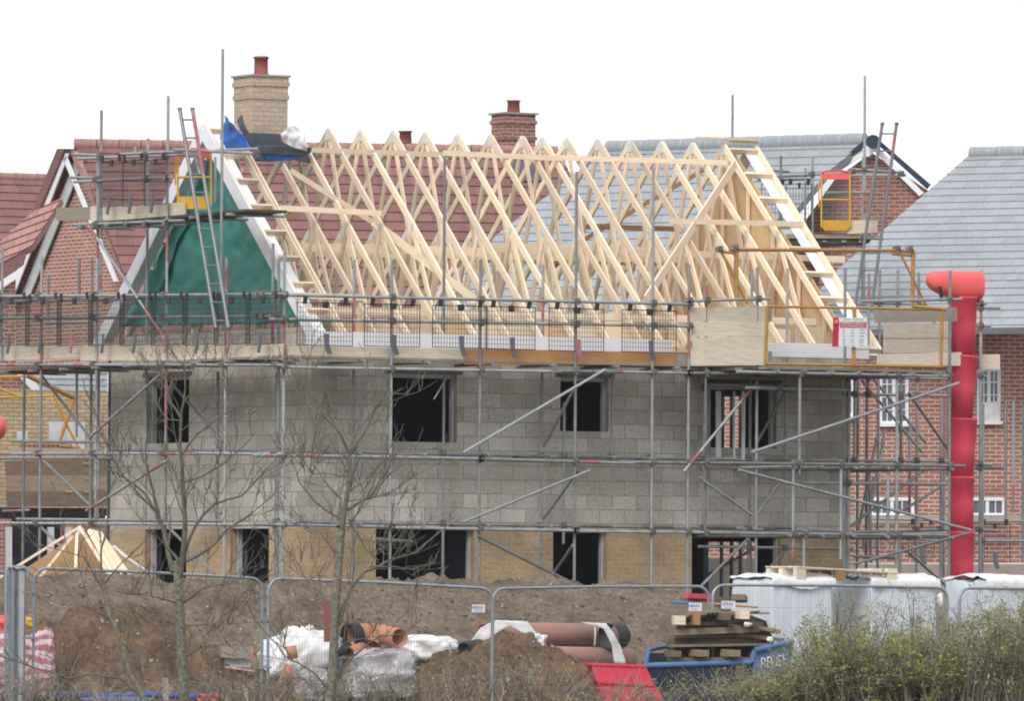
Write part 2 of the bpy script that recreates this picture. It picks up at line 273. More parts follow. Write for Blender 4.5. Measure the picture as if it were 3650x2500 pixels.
def heap(name, prof, Y, half, mt, label, step=.06, rough=.06, cat='soil heap', skew=0, seed=0):
    pts = [(onY(x, y, Y).x, onY(x, y, Y).z) for x, y in prof]; b = MB(); rows = []
    x0, x1 = pts[0][0], pts[-1][0]; nx = int((x1-x0)/step); ny = int(half*2/step)
    for j in range(ny+1):
        t = j/ny*2-1; row = []
        for i in range(nx+1):
            x = x0+(x1-x0)*i/nx; zc = cr_interp(pts, x); p = V((x+skew*t, Y+t*half, 0)); z0 = gz(p)-.12
            k = math.cos(min(1, abs(t))*math.pi/2)**1.15 if t > 0 else 1-abs(t)**1.6
            h = z0+(zc-z0)*k
            q = V((p.x, p.y, seed)); e = noise.fractal(q*1.1, .8, 2, 4)*min(rough, .07)*1.9+noise.fractal(q*5, .6, 2, 5)*rough*.8
            cl = max(0, noise.noise(q*3.2)-.25)*rough*2.4
            row.append(V((p.x, p.y, h+(e+cl)*min(1, max(.1, k*3)))))
        rows.append(row)
    b.grid(rows)
    ob = b.build(name, mt, None, label, cat); b = MB(); rg = random.Random(seed+50)
    for _ in range(int((x1-x0)*half*2*48)):
        q = rows[rg.randrange(len(rows)//2+2)][rg.randrange(nx)]; r = rg.uniform(.008, .022) if rg.random() < .75 else rg.uniform(.022, .06); k = [V((rg.uniform(.6, 1.2)*r, 0, 0)), V((0, rg.uniform(.6, 1.2)*r, 0)), V((0, 0, rg.uniform(.4, .9)*r))]; rot = Matrix.Rotation(rg.uniform(0, 3), 3, V((rg.random(), rg.random(), 1))); k = [rot@e for e in k]; mi = rg.random() < .12
        for sx in (1, -1):
            for sy in (1, -1):
                for sz in (1, -1): f = [q+k[0]*sx, q+k[1]*sy, q+k[2]*sz]; b.face(f if sx*sy*sz > 0 else f[::-1], int(mi))
    b.build('clods', [mt, 'concrete'], ob, kind='stuff'); return ob
heap('soil_bank', [(-700, 2075), (-300, 2068), (0, 2072), (150, 2062), (300, 2058), (470, 2066), (600, 2070), (800, 2075), (950, 2080), (1100, 2078), (1300, 2076), (1360, 2064), (1460, 2068), (1600, 2080), (1800, 2078), (1960, 2066), (2060, 2088), (2200, 2098), (2350, 2096), (2440, 2130), (2520, 2200), (2620, 2300), (2700, 2420)],
     -5.2, 3.2, 'soilb', 'long pale brown bank of spoil in front of the house walls', .06, .075)
heap('soil_heap', [(60, 2560), (130, 2480), (170, 2330), (215, 2230), (290, 2180), (400, 2172), (500, 2180), (590, 2215), (640, 2290), (740, 2335), (860, 2390), (930, 2450), (1010, 2560)],
     -11.3, 2.0, 'soilh', 'dark cloddy heap of orange brown earth behind the leftmost fence panels', .03, .13, seed=3)
heap('soil_heap', [(1330, 2600), (1440, 2500), (1520, 2420), (1600, 2350), (1680, 2322), (1760, 2305), (1850, 2300), (1950, 2318), (2030, 2360), (2110, 2420), (2170, 2500), (2230, 2600)],
     -12.6, 1.5, 'soilh', 'brown stony heap of earth in front of the wrapped brown pipes', .03, .12, seed=8)
# ------------------------------------------------------------------ the house being built
WX, WY, ZE, ZR, YR = 9.68, 6.93, 4.95, 8.6, 3.46
SL = (ZR-5.15)/(YR+.4)
def rz(Y): return ZR-SL*abs(Y-YR)                      # top of rafters
house = T('unfinished_house', 'grey blockwork house with bare timber roof trusses, wrapped in scaffolding', 'house', (4.8, 3.4, 0))
def wall(pl, W, z0, z1, ops, c, t, mi, name, parent=house, lab=None, a_=0, split=False):
    b = MB(); xs = sorted({a_, W, *[k for o in ops for k in (o[0], o[1]) if a_ < k < W]}); prev = False
    for a0, a1 in zip(xs, xs[1:]):
        segs = [(z0, z1)]
        for o in ops:
            if o[0] <= a0+1e-6 and o[1] >= a1-1e-6:
                ns = []
                for s0, s1 in segs:
                    if o[3] <= s0 or o[2] >= s1: ns.append((s0, s1)); continue
                    if o[2] > s0: ns.append((s0, o[2]))
                    if o[3] < s1: ns.append((o[3], s1))
                segs = ns
        if split and not segs and b.v: b.build(name, mi, parent); b = MB()
        for s0, s1 in segs: b.slab(pl, [(a0, s0), (a1, s0), (a1, s1), (a0, s1)], t, c)
    if b.v: return b.build(name, mi, parent, lab)
ZB = 2.13
OL = [(1.40, 2.58, 3.49, 4.55), (4.44, 5.32, 3.70, 4.55), (7.20, 8.43, 3.48, 4.50), (1.153, 2.90, -.1, 2.13), (4.32, 5.30, -.1, 2.13), (6.86, 8.53, -.1, 2.13)]
OG = [(4.14, 5.68, 3.51, 4.58), (4.19, 5.66, .2, 2.13), (1.36, 2.67, -.1, 2.13)]
OGr = [(2.86, 3.68, 3.4, 4.4), (2.52, 4.17, -.1, 2.0)]
PGr = Plane((WX, 0, 0), (0, 1, 0), (0, 0, 1))
for ol, pl, W, mu in ((OL, PL, WX, 'block'), (OG, PG, WY, 'blockg')):
    nm = 'long' if pl is PL else 'gable'
    g0 = 0 if pl is PL else .1
    wall(pl, W, ZB+.001, ZE, ol, 0, .1, mu, 'block_wall', a_=g0); wall(pl, W, -.1, ZB, ol, .006, .106, 'buff', 'brick_pier', a_=g0 if g0 else -.006, split=True)
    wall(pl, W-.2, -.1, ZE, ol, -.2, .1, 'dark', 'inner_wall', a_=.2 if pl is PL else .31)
    for a, b_, z0, z1 in ol:                            # cavity closers and lintel
        for pc_ in ([(a, z0), (a+.035, z0), (a+.035, z1), (a, z1)], [(b_-.035, z0), (b_, z0), (b_, z1), (b_-.035, z1)]) + (([(a+.036, z1-.06), (b_-.036, z1-.06), (b_-.036, z1), (a+.036, z1)],) if z1 > 3 else ()): MB().slab(pl, pc_, .085, -.107).build('cavity_closer', 'closer', house)
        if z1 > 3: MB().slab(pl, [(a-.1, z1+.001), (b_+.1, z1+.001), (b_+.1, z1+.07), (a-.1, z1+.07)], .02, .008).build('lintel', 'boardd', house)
# mortar stain course is a real bed of wider mortar under the upper sills
MB().slab(PL, [(0, 3.2), (WX, 3.2), (WX, 3.27), (0, 3.27)], .01, .005).build('mortar_band', 'concrete', house)
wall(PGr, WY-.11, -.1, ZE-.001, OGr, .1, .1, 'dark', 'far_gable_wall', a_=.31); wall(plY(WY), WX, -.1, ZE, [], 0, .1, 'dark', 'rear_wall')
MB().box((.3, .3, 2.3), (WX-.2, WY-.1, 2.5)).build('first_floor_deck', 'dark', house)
MB().box((.02, .02, ZE), (WX-.02, WY-.02, ZE+.03)).build('ceiling_deck', 'dark', house)  # unseen deck added to keep light from the open roof out of the rooms
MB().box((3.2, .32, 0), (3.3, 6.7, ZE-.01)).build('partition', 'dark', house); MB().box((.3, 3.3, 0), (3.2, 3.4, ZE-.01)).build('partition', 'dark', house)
for y0 in (-.02, WY-.1): MB().box((0, y0, ZE+.03), (WX, y0+.1, ZE+.1)).build('wall_plate', 'timber', house)
MB().box((-.0, .1, ZE+.001), (.09, WY-.1, ZE+.30)).build('gable_block_course', 'blockg', house)
# trusses
def member(b, p, q, h, t=.04, trim=0):
    b.beam((trim, *p), (trim, *q), t, h)
def truss_mesh(full=True, cut=None):
    b = MB(); a = .055/math.cos(math.atan(SL))
    top = cut or YR
    for s in (-1, 1):
        yy = lambda Y: YR+s*(YR-Y)
        member(b, (yy(-.4), rz(-.4)-a), (yy(top if cut else YR-.0), rz(top)-a), .105, .04, s*.0012)
        member(b, (yy(1.7), rz(1.7)-.14), (yy(.85), 5.2), .085, .034)
        member(b, (yy(1.7), rz(1.7)-.14), (yy(2.35), 5.2), .09, .031)
        if not cut: member(b, (yy(YR-.04), ZR-.2), (yy(2.35), 5.2), .085, .028+.003*s)
    b.box((-.02, -.1, 5.07), (.02, WY+.1, 5.16)); return b
proto = truss_mesh().build('truss', 'timber', house); bc = V(WL[proto])
def placed(ob, X, jit=0): 
    c = bc.copy(); c.x += X; return c
TX = [1.52, 2.12, 2.71, 3.30, 3.89, 4.49, 5.10, 5.69, 6.07, 6.52, 7.11, 7.72, 8.32, 8.91, 9.51]
pa = MB(); pa.slab(Plane((-.024, 0, 0), (0, 1, 0), (0, 0, 1)), [(YR-.075, ZR-.24), (YR+.075, ZR-.24), (YR+.075, ZR-.1), (YR, ZR-.035), (YR-.075, ZR-.1)], .002, .001)
apl = pm = None
first = True
for X in TX:
    if first: tr = proto; tr.location = bc+V((X, 0, 0))-WL[house]; WL[tr] = bc+V((X, 0, 0)); first = False
    else: tr = share(proto, bc+V((X, 0, 0)), house)
    tw = V((X-.023, 0, 0))
    for Yc, zc, w_, h_ in ((YR, ZR-.15, .13, .16), (1.7, rz(1.7)-.1, .11, .10), (2*YR-1.7, rz(1.7)-.1, .11, .10), (2.35, 5.17, .12, .08)):
        MB().box((X-.0245, Yc-w_/2, zc-h_/2), (X-.0205, Yc+w_/2, zc+h_/2)).build('nail_plate', 'nail', tr)
ct = truss_mesh(cut=2.75).build('truss', 'timber', house); c0 = V(WL[ct]); ct.location = c0+V((.93, 0, 0))-WL[house]
for X in (.33, .40): truss_mesh().build('gable_truss', 'timber', house).location = bc+V((X, 0, 0))-WL[house]
# gable ladders, bargeboards and soffits at both verges
def verge(Xo, Xi, sgn, barge):
    a = .055
    for s in (-1, 1):
        yy = lambda Y: YR+s*(YR-Y)
        def run(X, w_, off, h_, mt, nm, y1=YR):
            b = MB(); X += s*.0015; b.beam((X, yy(-.42), rz(-.42)-off), (X, yy(y1), rz(y1)-off), w_, h_, up=(0, 0, 1)); b.build(nm, mt, house)
        run(Xo, .038, .075, .1, 'timber', 'verge_rafter')
        if barge: run(Xo-sgn*.034, .022, .15, .24, 'white', 'bargeboard')
        run(Xo+sgn*.13, .20, .145, .012, 'white', 'soffit_board')
        L = math.hypot(YR+.4, ZR-rz(-.4)); n = 9
        for k in range(n):
            Y = -.4+(YR+.32)*k/(n-1); z = rz(Y)-.075
            MB().beam((Xo+sgn*.02, yy(Y), z), (Xi, yy(Y), z), .045, .09, up=(0, s*SL, 1)).build('ladder_rung', 'timber', house)
verge(-.10, .31, 1, True); verge(10.12, 9.55, -1, False)
MB().beam((9.62, YR, ZR+.02), (10.14, YR, ZR+.02), .09, .05).build('ridge_board', 'timber', house)
MB().beam((8.95, YR-.05, ZR+.045), (10.14, YR-.05, ZR+.045), .09, .04).build('ridge_board', 'timber', house)
# fascia
for xa, xb in ((-.33, 6.22), (7.92, 9.9)): MB().box((xa, -.435, 4.935), (xb, -.41, 5.165)).build('fascia', 'white', house)
# binders and braces
def bpx(a, b, Y, h=.1, mt='timber', nm='binder', t=.03, Yb=None):
    p = onY(*a, Y); q = onY(*b, Y if Yb is None else Yb); MB().beam(p, q, t, h, up=(0, 0, 1) if abs((q-p).normalized().z) < .9 else (1, 0, 0)).build(nm, mt, house)
bpx((1110, 535), (1600, 552), 3.0, .085); bpx((1580, 545), (2000, 565), 2.94, .085); bpx((1980, 562), (2590, 580), 3.0, .085)
bpx((1075, 882), (1760, 900), 2.05, .14); bpx((1750, 882), (2330, 898), 2.0, .15); bpx((2310, 900), (3010, 925), 2.05, .1)
bpx((1080, 900), (2800, 930), 4.8, .12); bpx((1000, 742), (1360, 760), 1.5, .09); bpx((990, 770), (1060, 775), 1.9, .06, 'timber2')
bpx((2388, 788), (2862, 799), 1.62, .085); bpx((2085, 808), (2440, 817), 4.6, .085, 'timber2'); bpx((1640, 930), (2500, 945), 5.6, .05, 'timber2')
bpx((2515, 655), (2660, 658), 3.9, .05)
bpx((1036, 608), (1420, 850), 2.2, .085, nm='diagonal_brace', Yb=1.9); bpx((1330, 790), (1700, 1075), 1.95, .12, nm='diagonal_brace', Yb=.8)
bpx((2622, 583), (2300, 1070), 2.6, .15, nm='diagonal_brace', Yb=.5); bpx((2518, 600), (2080, 855), 4.3, .075, 'timber2', 'diagonal_brace', Yb=5.2)
bpx((2085, 850), (1900, 1020), 5.2, .07, 'timber2', 'diagonal_brace', Yb=6.0)
bpx((1040, 1052), (1300, 1062), .15, .09, nm='loose_board'); bpx((1100, 1128), (1200, 1130), .1, .05, nm='loose_board')
for ya, yb_, Y in ((1105, 1150, .9), (1150, 1185, 5.9), (1118, 1160, 3.2)): bpx((1130, ya), (3000, yb_), Y, .11)
for k in range(16):                                     # noggings between the feet of the trusses
    X = .7+k*.59; MB().box((X, .28+.04*(k % 2), 5.17), (X+.5, .31+.04*(k % 2), 5.36+.05*(k % 3))).build('nogging', 'timber' if k % 3 else 'osb', house)
# spandrel panel of OSB inside the far gable
po = plX(9.72)
for ya, yb_ in ((-.0, .9), (.91, 1.55), (1.56, 2.4), (2.41, 3.1), (3.11, 3.75), (3.76, 4.6), (4.61, 5.3), (5.31, 6.1), (6.11, 6.9)):
    zt = lambda y: rz(y)-.16
    pts = [(ya, 5.1), (yb_, 5.1), (yb_, zt(yb_))] + ([(YR, zt(YR))] if ya < YR < yb_ else []) + [(ya, zt(ya))]
    MB().slab(po, pts, .015, .02*rnd.random()).build('osb_panel', 'osb', house)
for y in (.5, 1.3, 2.1, 2.9, 3.7, 4.5): MB().box((9.63, y, 5.1), (9.67, y+.05, rz(y)-.2)).build('stud', 'timber', house)
# chimney
c0x, c1x, c0y, c1y = .585, 1.215, 3.15, 3.79
zt = onY(903, 270, c0y).z
b = MB(); b.box((c0x, c0y, 8.1), (c1x, c1y, zt-.36)); b.box((c0x-.018, c0y-.018, zt-.36), (c1x+.018, c1y+.018, zt-.285)); b.box((c0x-.005, c0y-.005, zt-.285), (c1x+.005, c1y+.005, zt-.15))
b.box((c0x-.025, c0y-.025, zt-.15), (c1x+.025, c1y+.025, zt-.075)); b.box((c0x-.012, c0y-.012, zt-.075), (c1x+.012, c1y+.012, zt)); ch = b.build('chimney_stack', 'chim', house)
MB().box((c0x-.04, c0y-.04, zt), (c1x+.04, c1y+.04, zt+.03)).build('chimney_cap', 'concrete', ch)
pc = V(((c0x+c1x)/2, (c0y+c1y)/2, zt+.03)); b = MB(); b.lathe(pc, UP, [(0, .135), (.03, .135), (.035, .112), (.27, .108), (.272, .125), (.305, .125), (.31, .10), (.24, .09)]); b.build('chimney_pot', 'pot', ch)
b = MB(); b.box((c0x-.06, c0y-.06, 8.02), (c1x+.06, c1y+.06, 8.42)); b.build('chimney_apron', 'lead', ch)
b = MB(); b.grid([[onY(885+i*22, 525+6*math.sin(i*.8)+j*18+(abs(i-2)*2 if j > 1 else 0), c0y-.1-.08*j) for i in range(12)] for j in range(3)]); b.build('lead_flashing', 'lead', ch)
# ------------------------------------------------------------------ sheets
def cloth(name, L, Rr, pl, mt, label, cat, amp=.03, n=26, mm=30, sag=0, fr=2.2, c=0, thick=None, group=None, parent=None):
    def pol(pts, t):
        k = t*(len(pts)-1); i = min(int(k), len(pts)-2); f = k-i; return (pts[i][0]*(1-f)+pts[i+1][0]*f, pts[i][1]*(1-f)+pts[i+1][1]*f)
    rows = []
    for j in range(n+1):
        a = pol(L, j/n); d = pol(Rr, j/n); row = []
        for i in range(mm+1):
            t = i/mm; x = a[0]*(1-t)+d[0]*t; y = a[1]*(1-t)+d[1]*t; q = pl.at(x, y, c)
            e = noise.fractal(q*fr, .9, 2, 3)*amp+sag*math.sin(t*math.pi)
            row.append(q+pl.n*e)
        rows.append(row)
    b = MB(); b.grid(rows); ob = b.build(name, mt, parent, label, cat, group)
    md = ob.modifiers.new('s', 'SOLIDIFY'); md.thickness = thick or .004; return ob
cloth('green_tarpaulin', [(742, 545), (690, 655), (600, 820), (515, 1015), (475, 1090), (438, 1165)], [(746, 542), (840, 690), (930, 835), (1020, 975), (1085, 1070), (1135, 1150)], plX(.24), 'green', 'wrinkled dark green tarpaulin stretched across the open gable end', 'tarpaulin', .10, 50, 50, fr=1.6)
cloth('green_tarpaulin', [(668, 770), (600, 830), (545, 985), (535, 1040)], [(690, 760), (640, 850), (600, 960), (562, 1045)], plX(.16), 'green', 'narrow folded back flap of green tarpaulin along its lefthand edge', 'tarpaulin', .05, 20, 10)
cloth('blue_tarpaulin', [(806, 410), (790, 450), (790, 490), (806, 532)], [(808, 412), (838, 440), (862, 480), (882, 528)], plX(-.0), 'blue', 'bright blue sheet sticking up to a point left of the chimney', 'tarpaulin', .08, 16, 14, fr=3)
cloth('dark_membrane_flap', [(862, 408), (842, 430), (868, 480), (895, 520)], [(866, 410), (872, 440), (890, 475), (902, 520)], plX(.2), 'lead', 'dark grey membrane flap folded up against the chimney', 'membrane', .04, 14, 8)
cloth('blue_tarpaulin', [(925, 545), (940, 562), (960, 572)], [(1100, 535), (1090, 555), (1040, 572)], plY(2.85), 'blue', 'blue sheet hanging under the grey flashing at the chimney foot', 'tarpaulin', .04, 8, 20)
cloth('dark_membrane', [(900, 515), (925, 535), (935, 548)], [(1112, 525), (1108, 545), (1080, 556)], plY(2.8), 'lead', 'dark grey membrane skirt spread around the chimney foot', 'membrane', .04, 8, 20)
def blob(name, px, py, wx, wz, d, mt, label=None, cat=None, parent=None, depth=None, lump=.18, fr=2.5, n=34, sq=2.4, seed=0, group=None, flat=0):
    c = P(px, py, d); b = MB(); rows = []; wy = depth or wx
    for j in range(n+1):
        th = -math.pi/2+math.pi*j/n; row = []
        for i in range(n*2):
            ph = i/(n*2)*6.2832; f = lambda v, e: math.copysign(abs(v)**(2/e), v)
            v = V((f(math.cos(th), sq)*f(math.cos(ph), sq), f(math.cos(th), sq)*f(math.sin(ph), sq), f(math.sin(th), sq)))
            k = 1+lump*(noise.noise(v*fr*.55+V((seed, seed*2, 0)))*.9+.8*abs(noise.noise(v*fr*.9+V((seed*3, 1, 0))))-.35*abs(noise.noise(v*fr*2.1+V((seed, 5, 0))))-.12*abs(noise.noise(v*fr*4+V((seed*3, 1, 0))))-.1)
            if v.z < 0 and flat: v.z *= flat
            row.append(c+RT*(v.x*wx*k)+FW*(v.y*wy*k)+UP*(v.z*wz*k))
        rows.append(row)
    b.grid(rows, closed=True); return b.build(name, mt, parent, label, cat, group)
cloth('plastic_sack', [(1032, 446), (992, 478), (1000, 500), (1030, 524)], [(1058, 448), (1093, 476), (1088, 502), (1098, 538)], plY(2.62), 'bag', 'white plastic sack flapping against the foot of the buff chimney', 'sack', .16, 20, 20, fr=2.6)
# ------------------------------------------------------------------ scaffolding
cpm = None
def coupler(p, parent):
    global cpm
    if cpm is None:
        b = MB(); b.box((-.045, -.05, -.035), (.045, .05, .035)); b.tube((0, -.075, .0), (0, .075, .0), .022, 6); b.box((-.03, -.06, -.06), (.03, -.01, .05)); b.tube((.03, -.09, -.02), (.03, .02, -.02), .012, 5)
        cpm = b.build('coupler', 'coup', parent); WL[cpm] = V(p); cpm.location = V(p)-WL[parent]; return cpm
    return share(cpm, p, parent)
class Scaf:
    def __init__(s, label, loc, group=None): s.root = T('scaffolding', label, 'scaffolding', loc, group); s.st = []; s.le = []
    def std(s, pl, x, y0, y1, mt='tube', r=.0245, red=(), xr=None, par=None):
        p = pl.at(x, xr or (y0+y1)/2); z0 = pl.at(x, y1).z; z1 = pl.at(x, y0).z
        o = MB().tube((p.x, p.y, z0), (p.x, p.y, z1), r, red=red).build('standard', [mt, 'redp'], par or s.root); s.st.append((o, p, z0, z1)); return o
    def led(s, a, b, pl, mt='tube', name='ledger', red=(), pl2=None, r=.0245, cp=True):
        p = pl.at(*a); q = (pl2 or pl).at(*b); o = MB().tube(p, q, r, red=red).build(name, [mt, 'redp'], s.root)
        if cp: s.le.append((p, q))
        return o
    def br(s, a, b, pl, mt='tube', red=(), pl2=None): return s.led(a, b, pl, mt, 'brace', red, pl2, cp=False)
    def couple(s, tol=.35, cap=95):
        n = 0
        for o, c, z0, z1 in s.st:
            for p, q in s.le:
                d = (q-p); l2 = d.xy.length_squared
                if l2 < 1e-4: continue
                t = (c-p).xy.dot(d.xy)/l2
                if not -.01 <= t <= 1.01: continue
                k = p+d*t
                if (k.xy-c.xy).length < tol and z0-.05 < k.z < z1+.05 and n < cap: coupler(k+V((0, 0, 0)), o); n += 1
    def boards(s, pl, px, mt='board', t=.04, c=0, name='toe_board'):
        return MB().pslab(pl, px, t, c).build(name, mt, s.root)
yO, yI, xO, xI = plY(-1.2), plY(-.32), plX(-1.2), plX(-.35)
yR, xR = plY(-1.25), plX(-1.25)
A = Scaf('grey tube scaffolding wrapped round the block house, with pale toe boards at eaves level', (3, -1.2, 0))
for x, y0, y1, mt, red in ((1010, 903, 2075, 'tubel', [(.62, .8)]), (1393, 922, 2075, 'tubel', [(.74, .86)]), (1710, 928, 2080, 'tube', ()), (2051, 612, 2085, 'tube', ()), (2325, 595, 2090, 'tube', ()), (2453, 945, 2120, 'tubel', [(.72, .92)]), (2515, 1017, 1900, 'tube', [(.8, 1)]), (2697, 952, 2060, 'tubel', [(.62, .84)])):
    A.std(yO, x, y0, y1, mt, red=red)
for x, y0, y1, mt, red in ((990, 1300, 2070, 'tube', ()), (1262, 925, 1235, 'tube', [(.1, .6)]), (1258, 1320, 2080, 'tube', ()), (1583, 560, 1240, 'tube', ()), (1580, 1330, 2080, 'tubel', ()), (1935, 945, 1235, 'tube', [(.3, .6)]), (1930, 1330, 2075, 'tube', ()), (2010, 1435, 1940, 'tube', ()), (2182, 1330, 1620, 'tube', ()), (2320, 1600, 2090, 'tube', ()), (2508, 1340, 1900, 'tube', ()), (2680, 960, 1080, 'tube', ()), (2672, 1330, 2060, 'tube', ()), (2806, 957, 1300, 'tube', ()), (2800, 1340, 1990, 'tube', ())):
    A.std(yI, x, y0, y1, mt, red=red)
for x, y0 in ((972, 868), (993, 920)): A.std(plX(-1.0), x, y0, 1250, red=[(0, .3)] if x == 972 else ())
A.led((1000, 1052), (2470, 1085), yR); A.led((960, 1138), (2455, 1163), yR); A.led((2440, 1074), (2745, 1065), yR, 'tubel')
A.led((1000, 1309), (2000, 1325), yR, 'tubel'); A.led((1960, 1322), (2460, 1331), yR, 'tube', red=[(.48, .52), (.68, .70)]); A.led((2440, 1330), (3100, 1338), yR)
A.led((900, 1625), (1260, 1627), yR, 'tubel', red=[(.12, .2), (.42, .66)]); A.led((1230, 1627), (1720, 1636), yR, 'tubel'); A.led((1690, 1636), (2260, 1652), yR, 'tubel', red=[(.62, .78)]); A.led((2200, 1648), (3010, 1655), yR)
A.led((1000, 1608), (2660, 1640), yI); A.led((900, 1870), (1400, 1880), yR, 'tubel'); A.led((1380, 1882), (2120, 1894), yR); A.led((2050, 1895), (3010, 1905), yR); A.led((1000, 1860), (2660, 1886), yI)
A.led((2480, 1383), (3010, 1390), yI); A.led((2490, 1950), (3040, 1958), yI, r=.024); A.led((1340, 1922), (1470, 1932), yI)
for a, b, pl, mt, red, p2 in (((2157, 1318), (1650, 1615), plY(-1.29), 'tubel', (), None), ((2102, 1678), (1650, 1863), plY(-1.29), 'tubel', (), None), ((2700, 1360), (2438, 1682), plY(-1.29), 'tubel', [(.08, .22), (.78, .92)], None), ((2492, 1703), (2682, 1838), plY(-1.29), 'tube', (), None),
    ((1700, 1910), (2035, 2078), plY(-1.29), 'tube', (), None), ((2045, 1390), (1937, 1592), yO, 'tube', (), yI), ((2062, 1678), (1935, 1852), yO, 'tube', (), yI), ((2042, 1945), (1960, 2065), yO, 'tube', (), yI), ((1350, 1925), (1440, 1930), yI, 'tube', (), None),
    ((2800, 1395), (2697, 1580), yI, 'tube', (), None), ((2780, 1725), (2695, 1838), yI, 'tube', (), None), ((2790, 1975), (2720, 2050), yI, 'tube', (), None), ((2672, 1915), (2500, 2090), yI, 'tube', (), None)):
    A.br(a, b, pl, mt, red, p2)
MB().tube(onY(1600, 1335, -.7), onY(1547, 1423, -1.1), .014).build('loose_rod', 'tubel', A.root)
# platform decks: real planks of grey board
za = onY(1500, 1300, -1.2).z
for k in range(4):
    y0 = -1.2+k*.235; MB().box((-1.2, y0, za+.06), (8.3, y0+.225, za+.098)).build('deck_board', 'boardg', A.root)
    x0 = -1.2+k*.235; MB().box((x0, -.18, za+.06), (x0+.225, 8.9, za+.098)).build('deck_board', 'boardg', A.root)
for k in range(9): MB().tube((-.9+k*1.12, -1.35, za+.03), (-.9+k*1.12, -.12, za+.03), .0245).build('transom', 'tube', A.root)
for k in range(8): MB().tube((-1.36, .3+k*1.15, za+.03), (-.12, .3+k*1.15, za+.03), .0245).build('transom', 'tube', A.root)
for z in (2.2, 3.28):
    for k in range(9): MB().tube((-.95+k*1.12, -1.33, z), (-.95+k*1.12, -.1, z), .0245).build('transom', 'tube', A.root)
tb = plY(-1.16)
A.boards(tb, [(1020, 1232), (1655, 1245), (1652, 1296), (1022, 1287)]); A.boards(tb, [(1654, 1243), (2405, 1258), (2403, 1303), (1652, 1300)], 'boardo', c=.03); A.boards(tb, [(2400, 1258), (2455, 1262), (2455, 1304), (2400, 1303)], 'boardg')
bs = plY(-1.22)
for k, (a0, a1) in enumerate((((2460, 1098), 1147), ((2468, 1150), 1200), ((2470, 1204), 1253), ((2462, 1255), 1305))):
    A.boards(bs, [(a0[0], a0[1]), (2735, a0[1]-6), (2733, a1-3), (a0[0], a1)], 'board', c=.01*k, name='guard_board')
for y0, y1 in ((1098, 1147), (1252, 1302)): A.boards(plY(-.9), [(2700, y0), (2752, y0), (2752, y1), (2700, y1)], 'boardg', name='guard_board')
# gable side of the same scaffold
for x, y0, y1, mt, red in ((7, 880, 1290, 'tube', ()), (145, 912, 2010, 'tubel', [(.62, .84)]), (345, 545, 1890, 'tubel', [(.72, .82)]), (360, 393, 850, 'tube', ()), (594, 342, 1900, 'tube', [(.24, .38), (.62, .72)]), (791, 174, 1040, 'tube', ()), (803, 920, 2050, 'tube', [(.9, .97)])):
    A.std(xO, x, y0, y1, mt, red=red)
for x, y0, y1, mt, red in ((172, 980, 1145, 'tube', ()), (283, 922, 1070, 'tube', ()), (325, 925, 1870, 'tube', ()), (358, 908, 1050, 'tubel', [(.1, .5)]), (84, 1320, 2000, 'tube', ()), (273, 1320, 1560, 'tubel', ()), (523, 493, 1850, 'tube', ()), (775, 1325, 1850, 'tube', ()), (350, 1320, 1850, 'tube', [(.1, .2)]), (985, 1330, 2060, 'tube', ())):
    A.std(xI, x, y0, y1, mt, red=red)
A.led((-20, 1057), (560, 1053), xR, 'tubel'); A.led((430, 1054), (1016, 1048), xR, 'tubel'); A.led((20, 1073), (420, 1070), xI); A.led((-20, 1136), (560, 1131), xR); A.led((440, 1131), (985, 1128), xR, 'tubel'); A.led((160, 1150), (330, 1149), xI)
A.led((-20, 1301), (560, 1301), xR, 'tubel', red=[(.08, .14), (.5, .56)]); A.led((440, 1300), (1010, 1302), xR, 'tubel')
A.led((-20, 1618), (420, 1618), xR, 'tubel', red=[(0, .14)]); A.led((360, 1617), (700, 1618), xR, 'tubel', red=[(.62, .8), (.9, .97)]); A.led((690, 1616), (1010, 1620), xR, 'tubel'); A.led((40, 1573), (395, 1578), xI, 'tube'); A.led((-20, 1635), (400, 1635), xI)
A.led((-20, 1866), (1010, 1872), xR, 'tubel'); A.led((60, 1852), (800, 1858), xI); A.led((400, 1606), (990, 1608), xI)
for a, b, mt, red in (((312, 800), (598, 1220), 'tubel', [(.0, .12), (.72, .95)]), ((583, 1325), (318, 1562), 'tubel', ()), ((600, 1640), (308, 1822), 'tubel', [(.05, .3), (.84, .97)])):
    A.br(a, b, plX(-1.3), mt, red)
for a, b in (((148, 1340), (318, 1556)), ((600, 1352), (792, 1576)), ((150, 1638), (320, 1802)), ((590, 1640), (788, 1832)), ((600, 1880), (765, 2048)), ((145, 1880), (260, 1990))): A.br(a, b, xI)
tg = plX(-1.16)
A.boards(tg, [(12, 1232), (292, 1225), (290, 1275), (14, 1286)]); A.boards(tg, [(292, 1226), (655, 1222), (655, 1284), (292, 1286)], c=.02); A.boards(tg, [(650, 1222), (1005, 1226), (1003, 1283), (650, 1282)], c=.0)
A.boards(tg, [(-60, 1236), (14, 1232), (14, 1286), (-60, 1287)], c=.03)
A.couple()
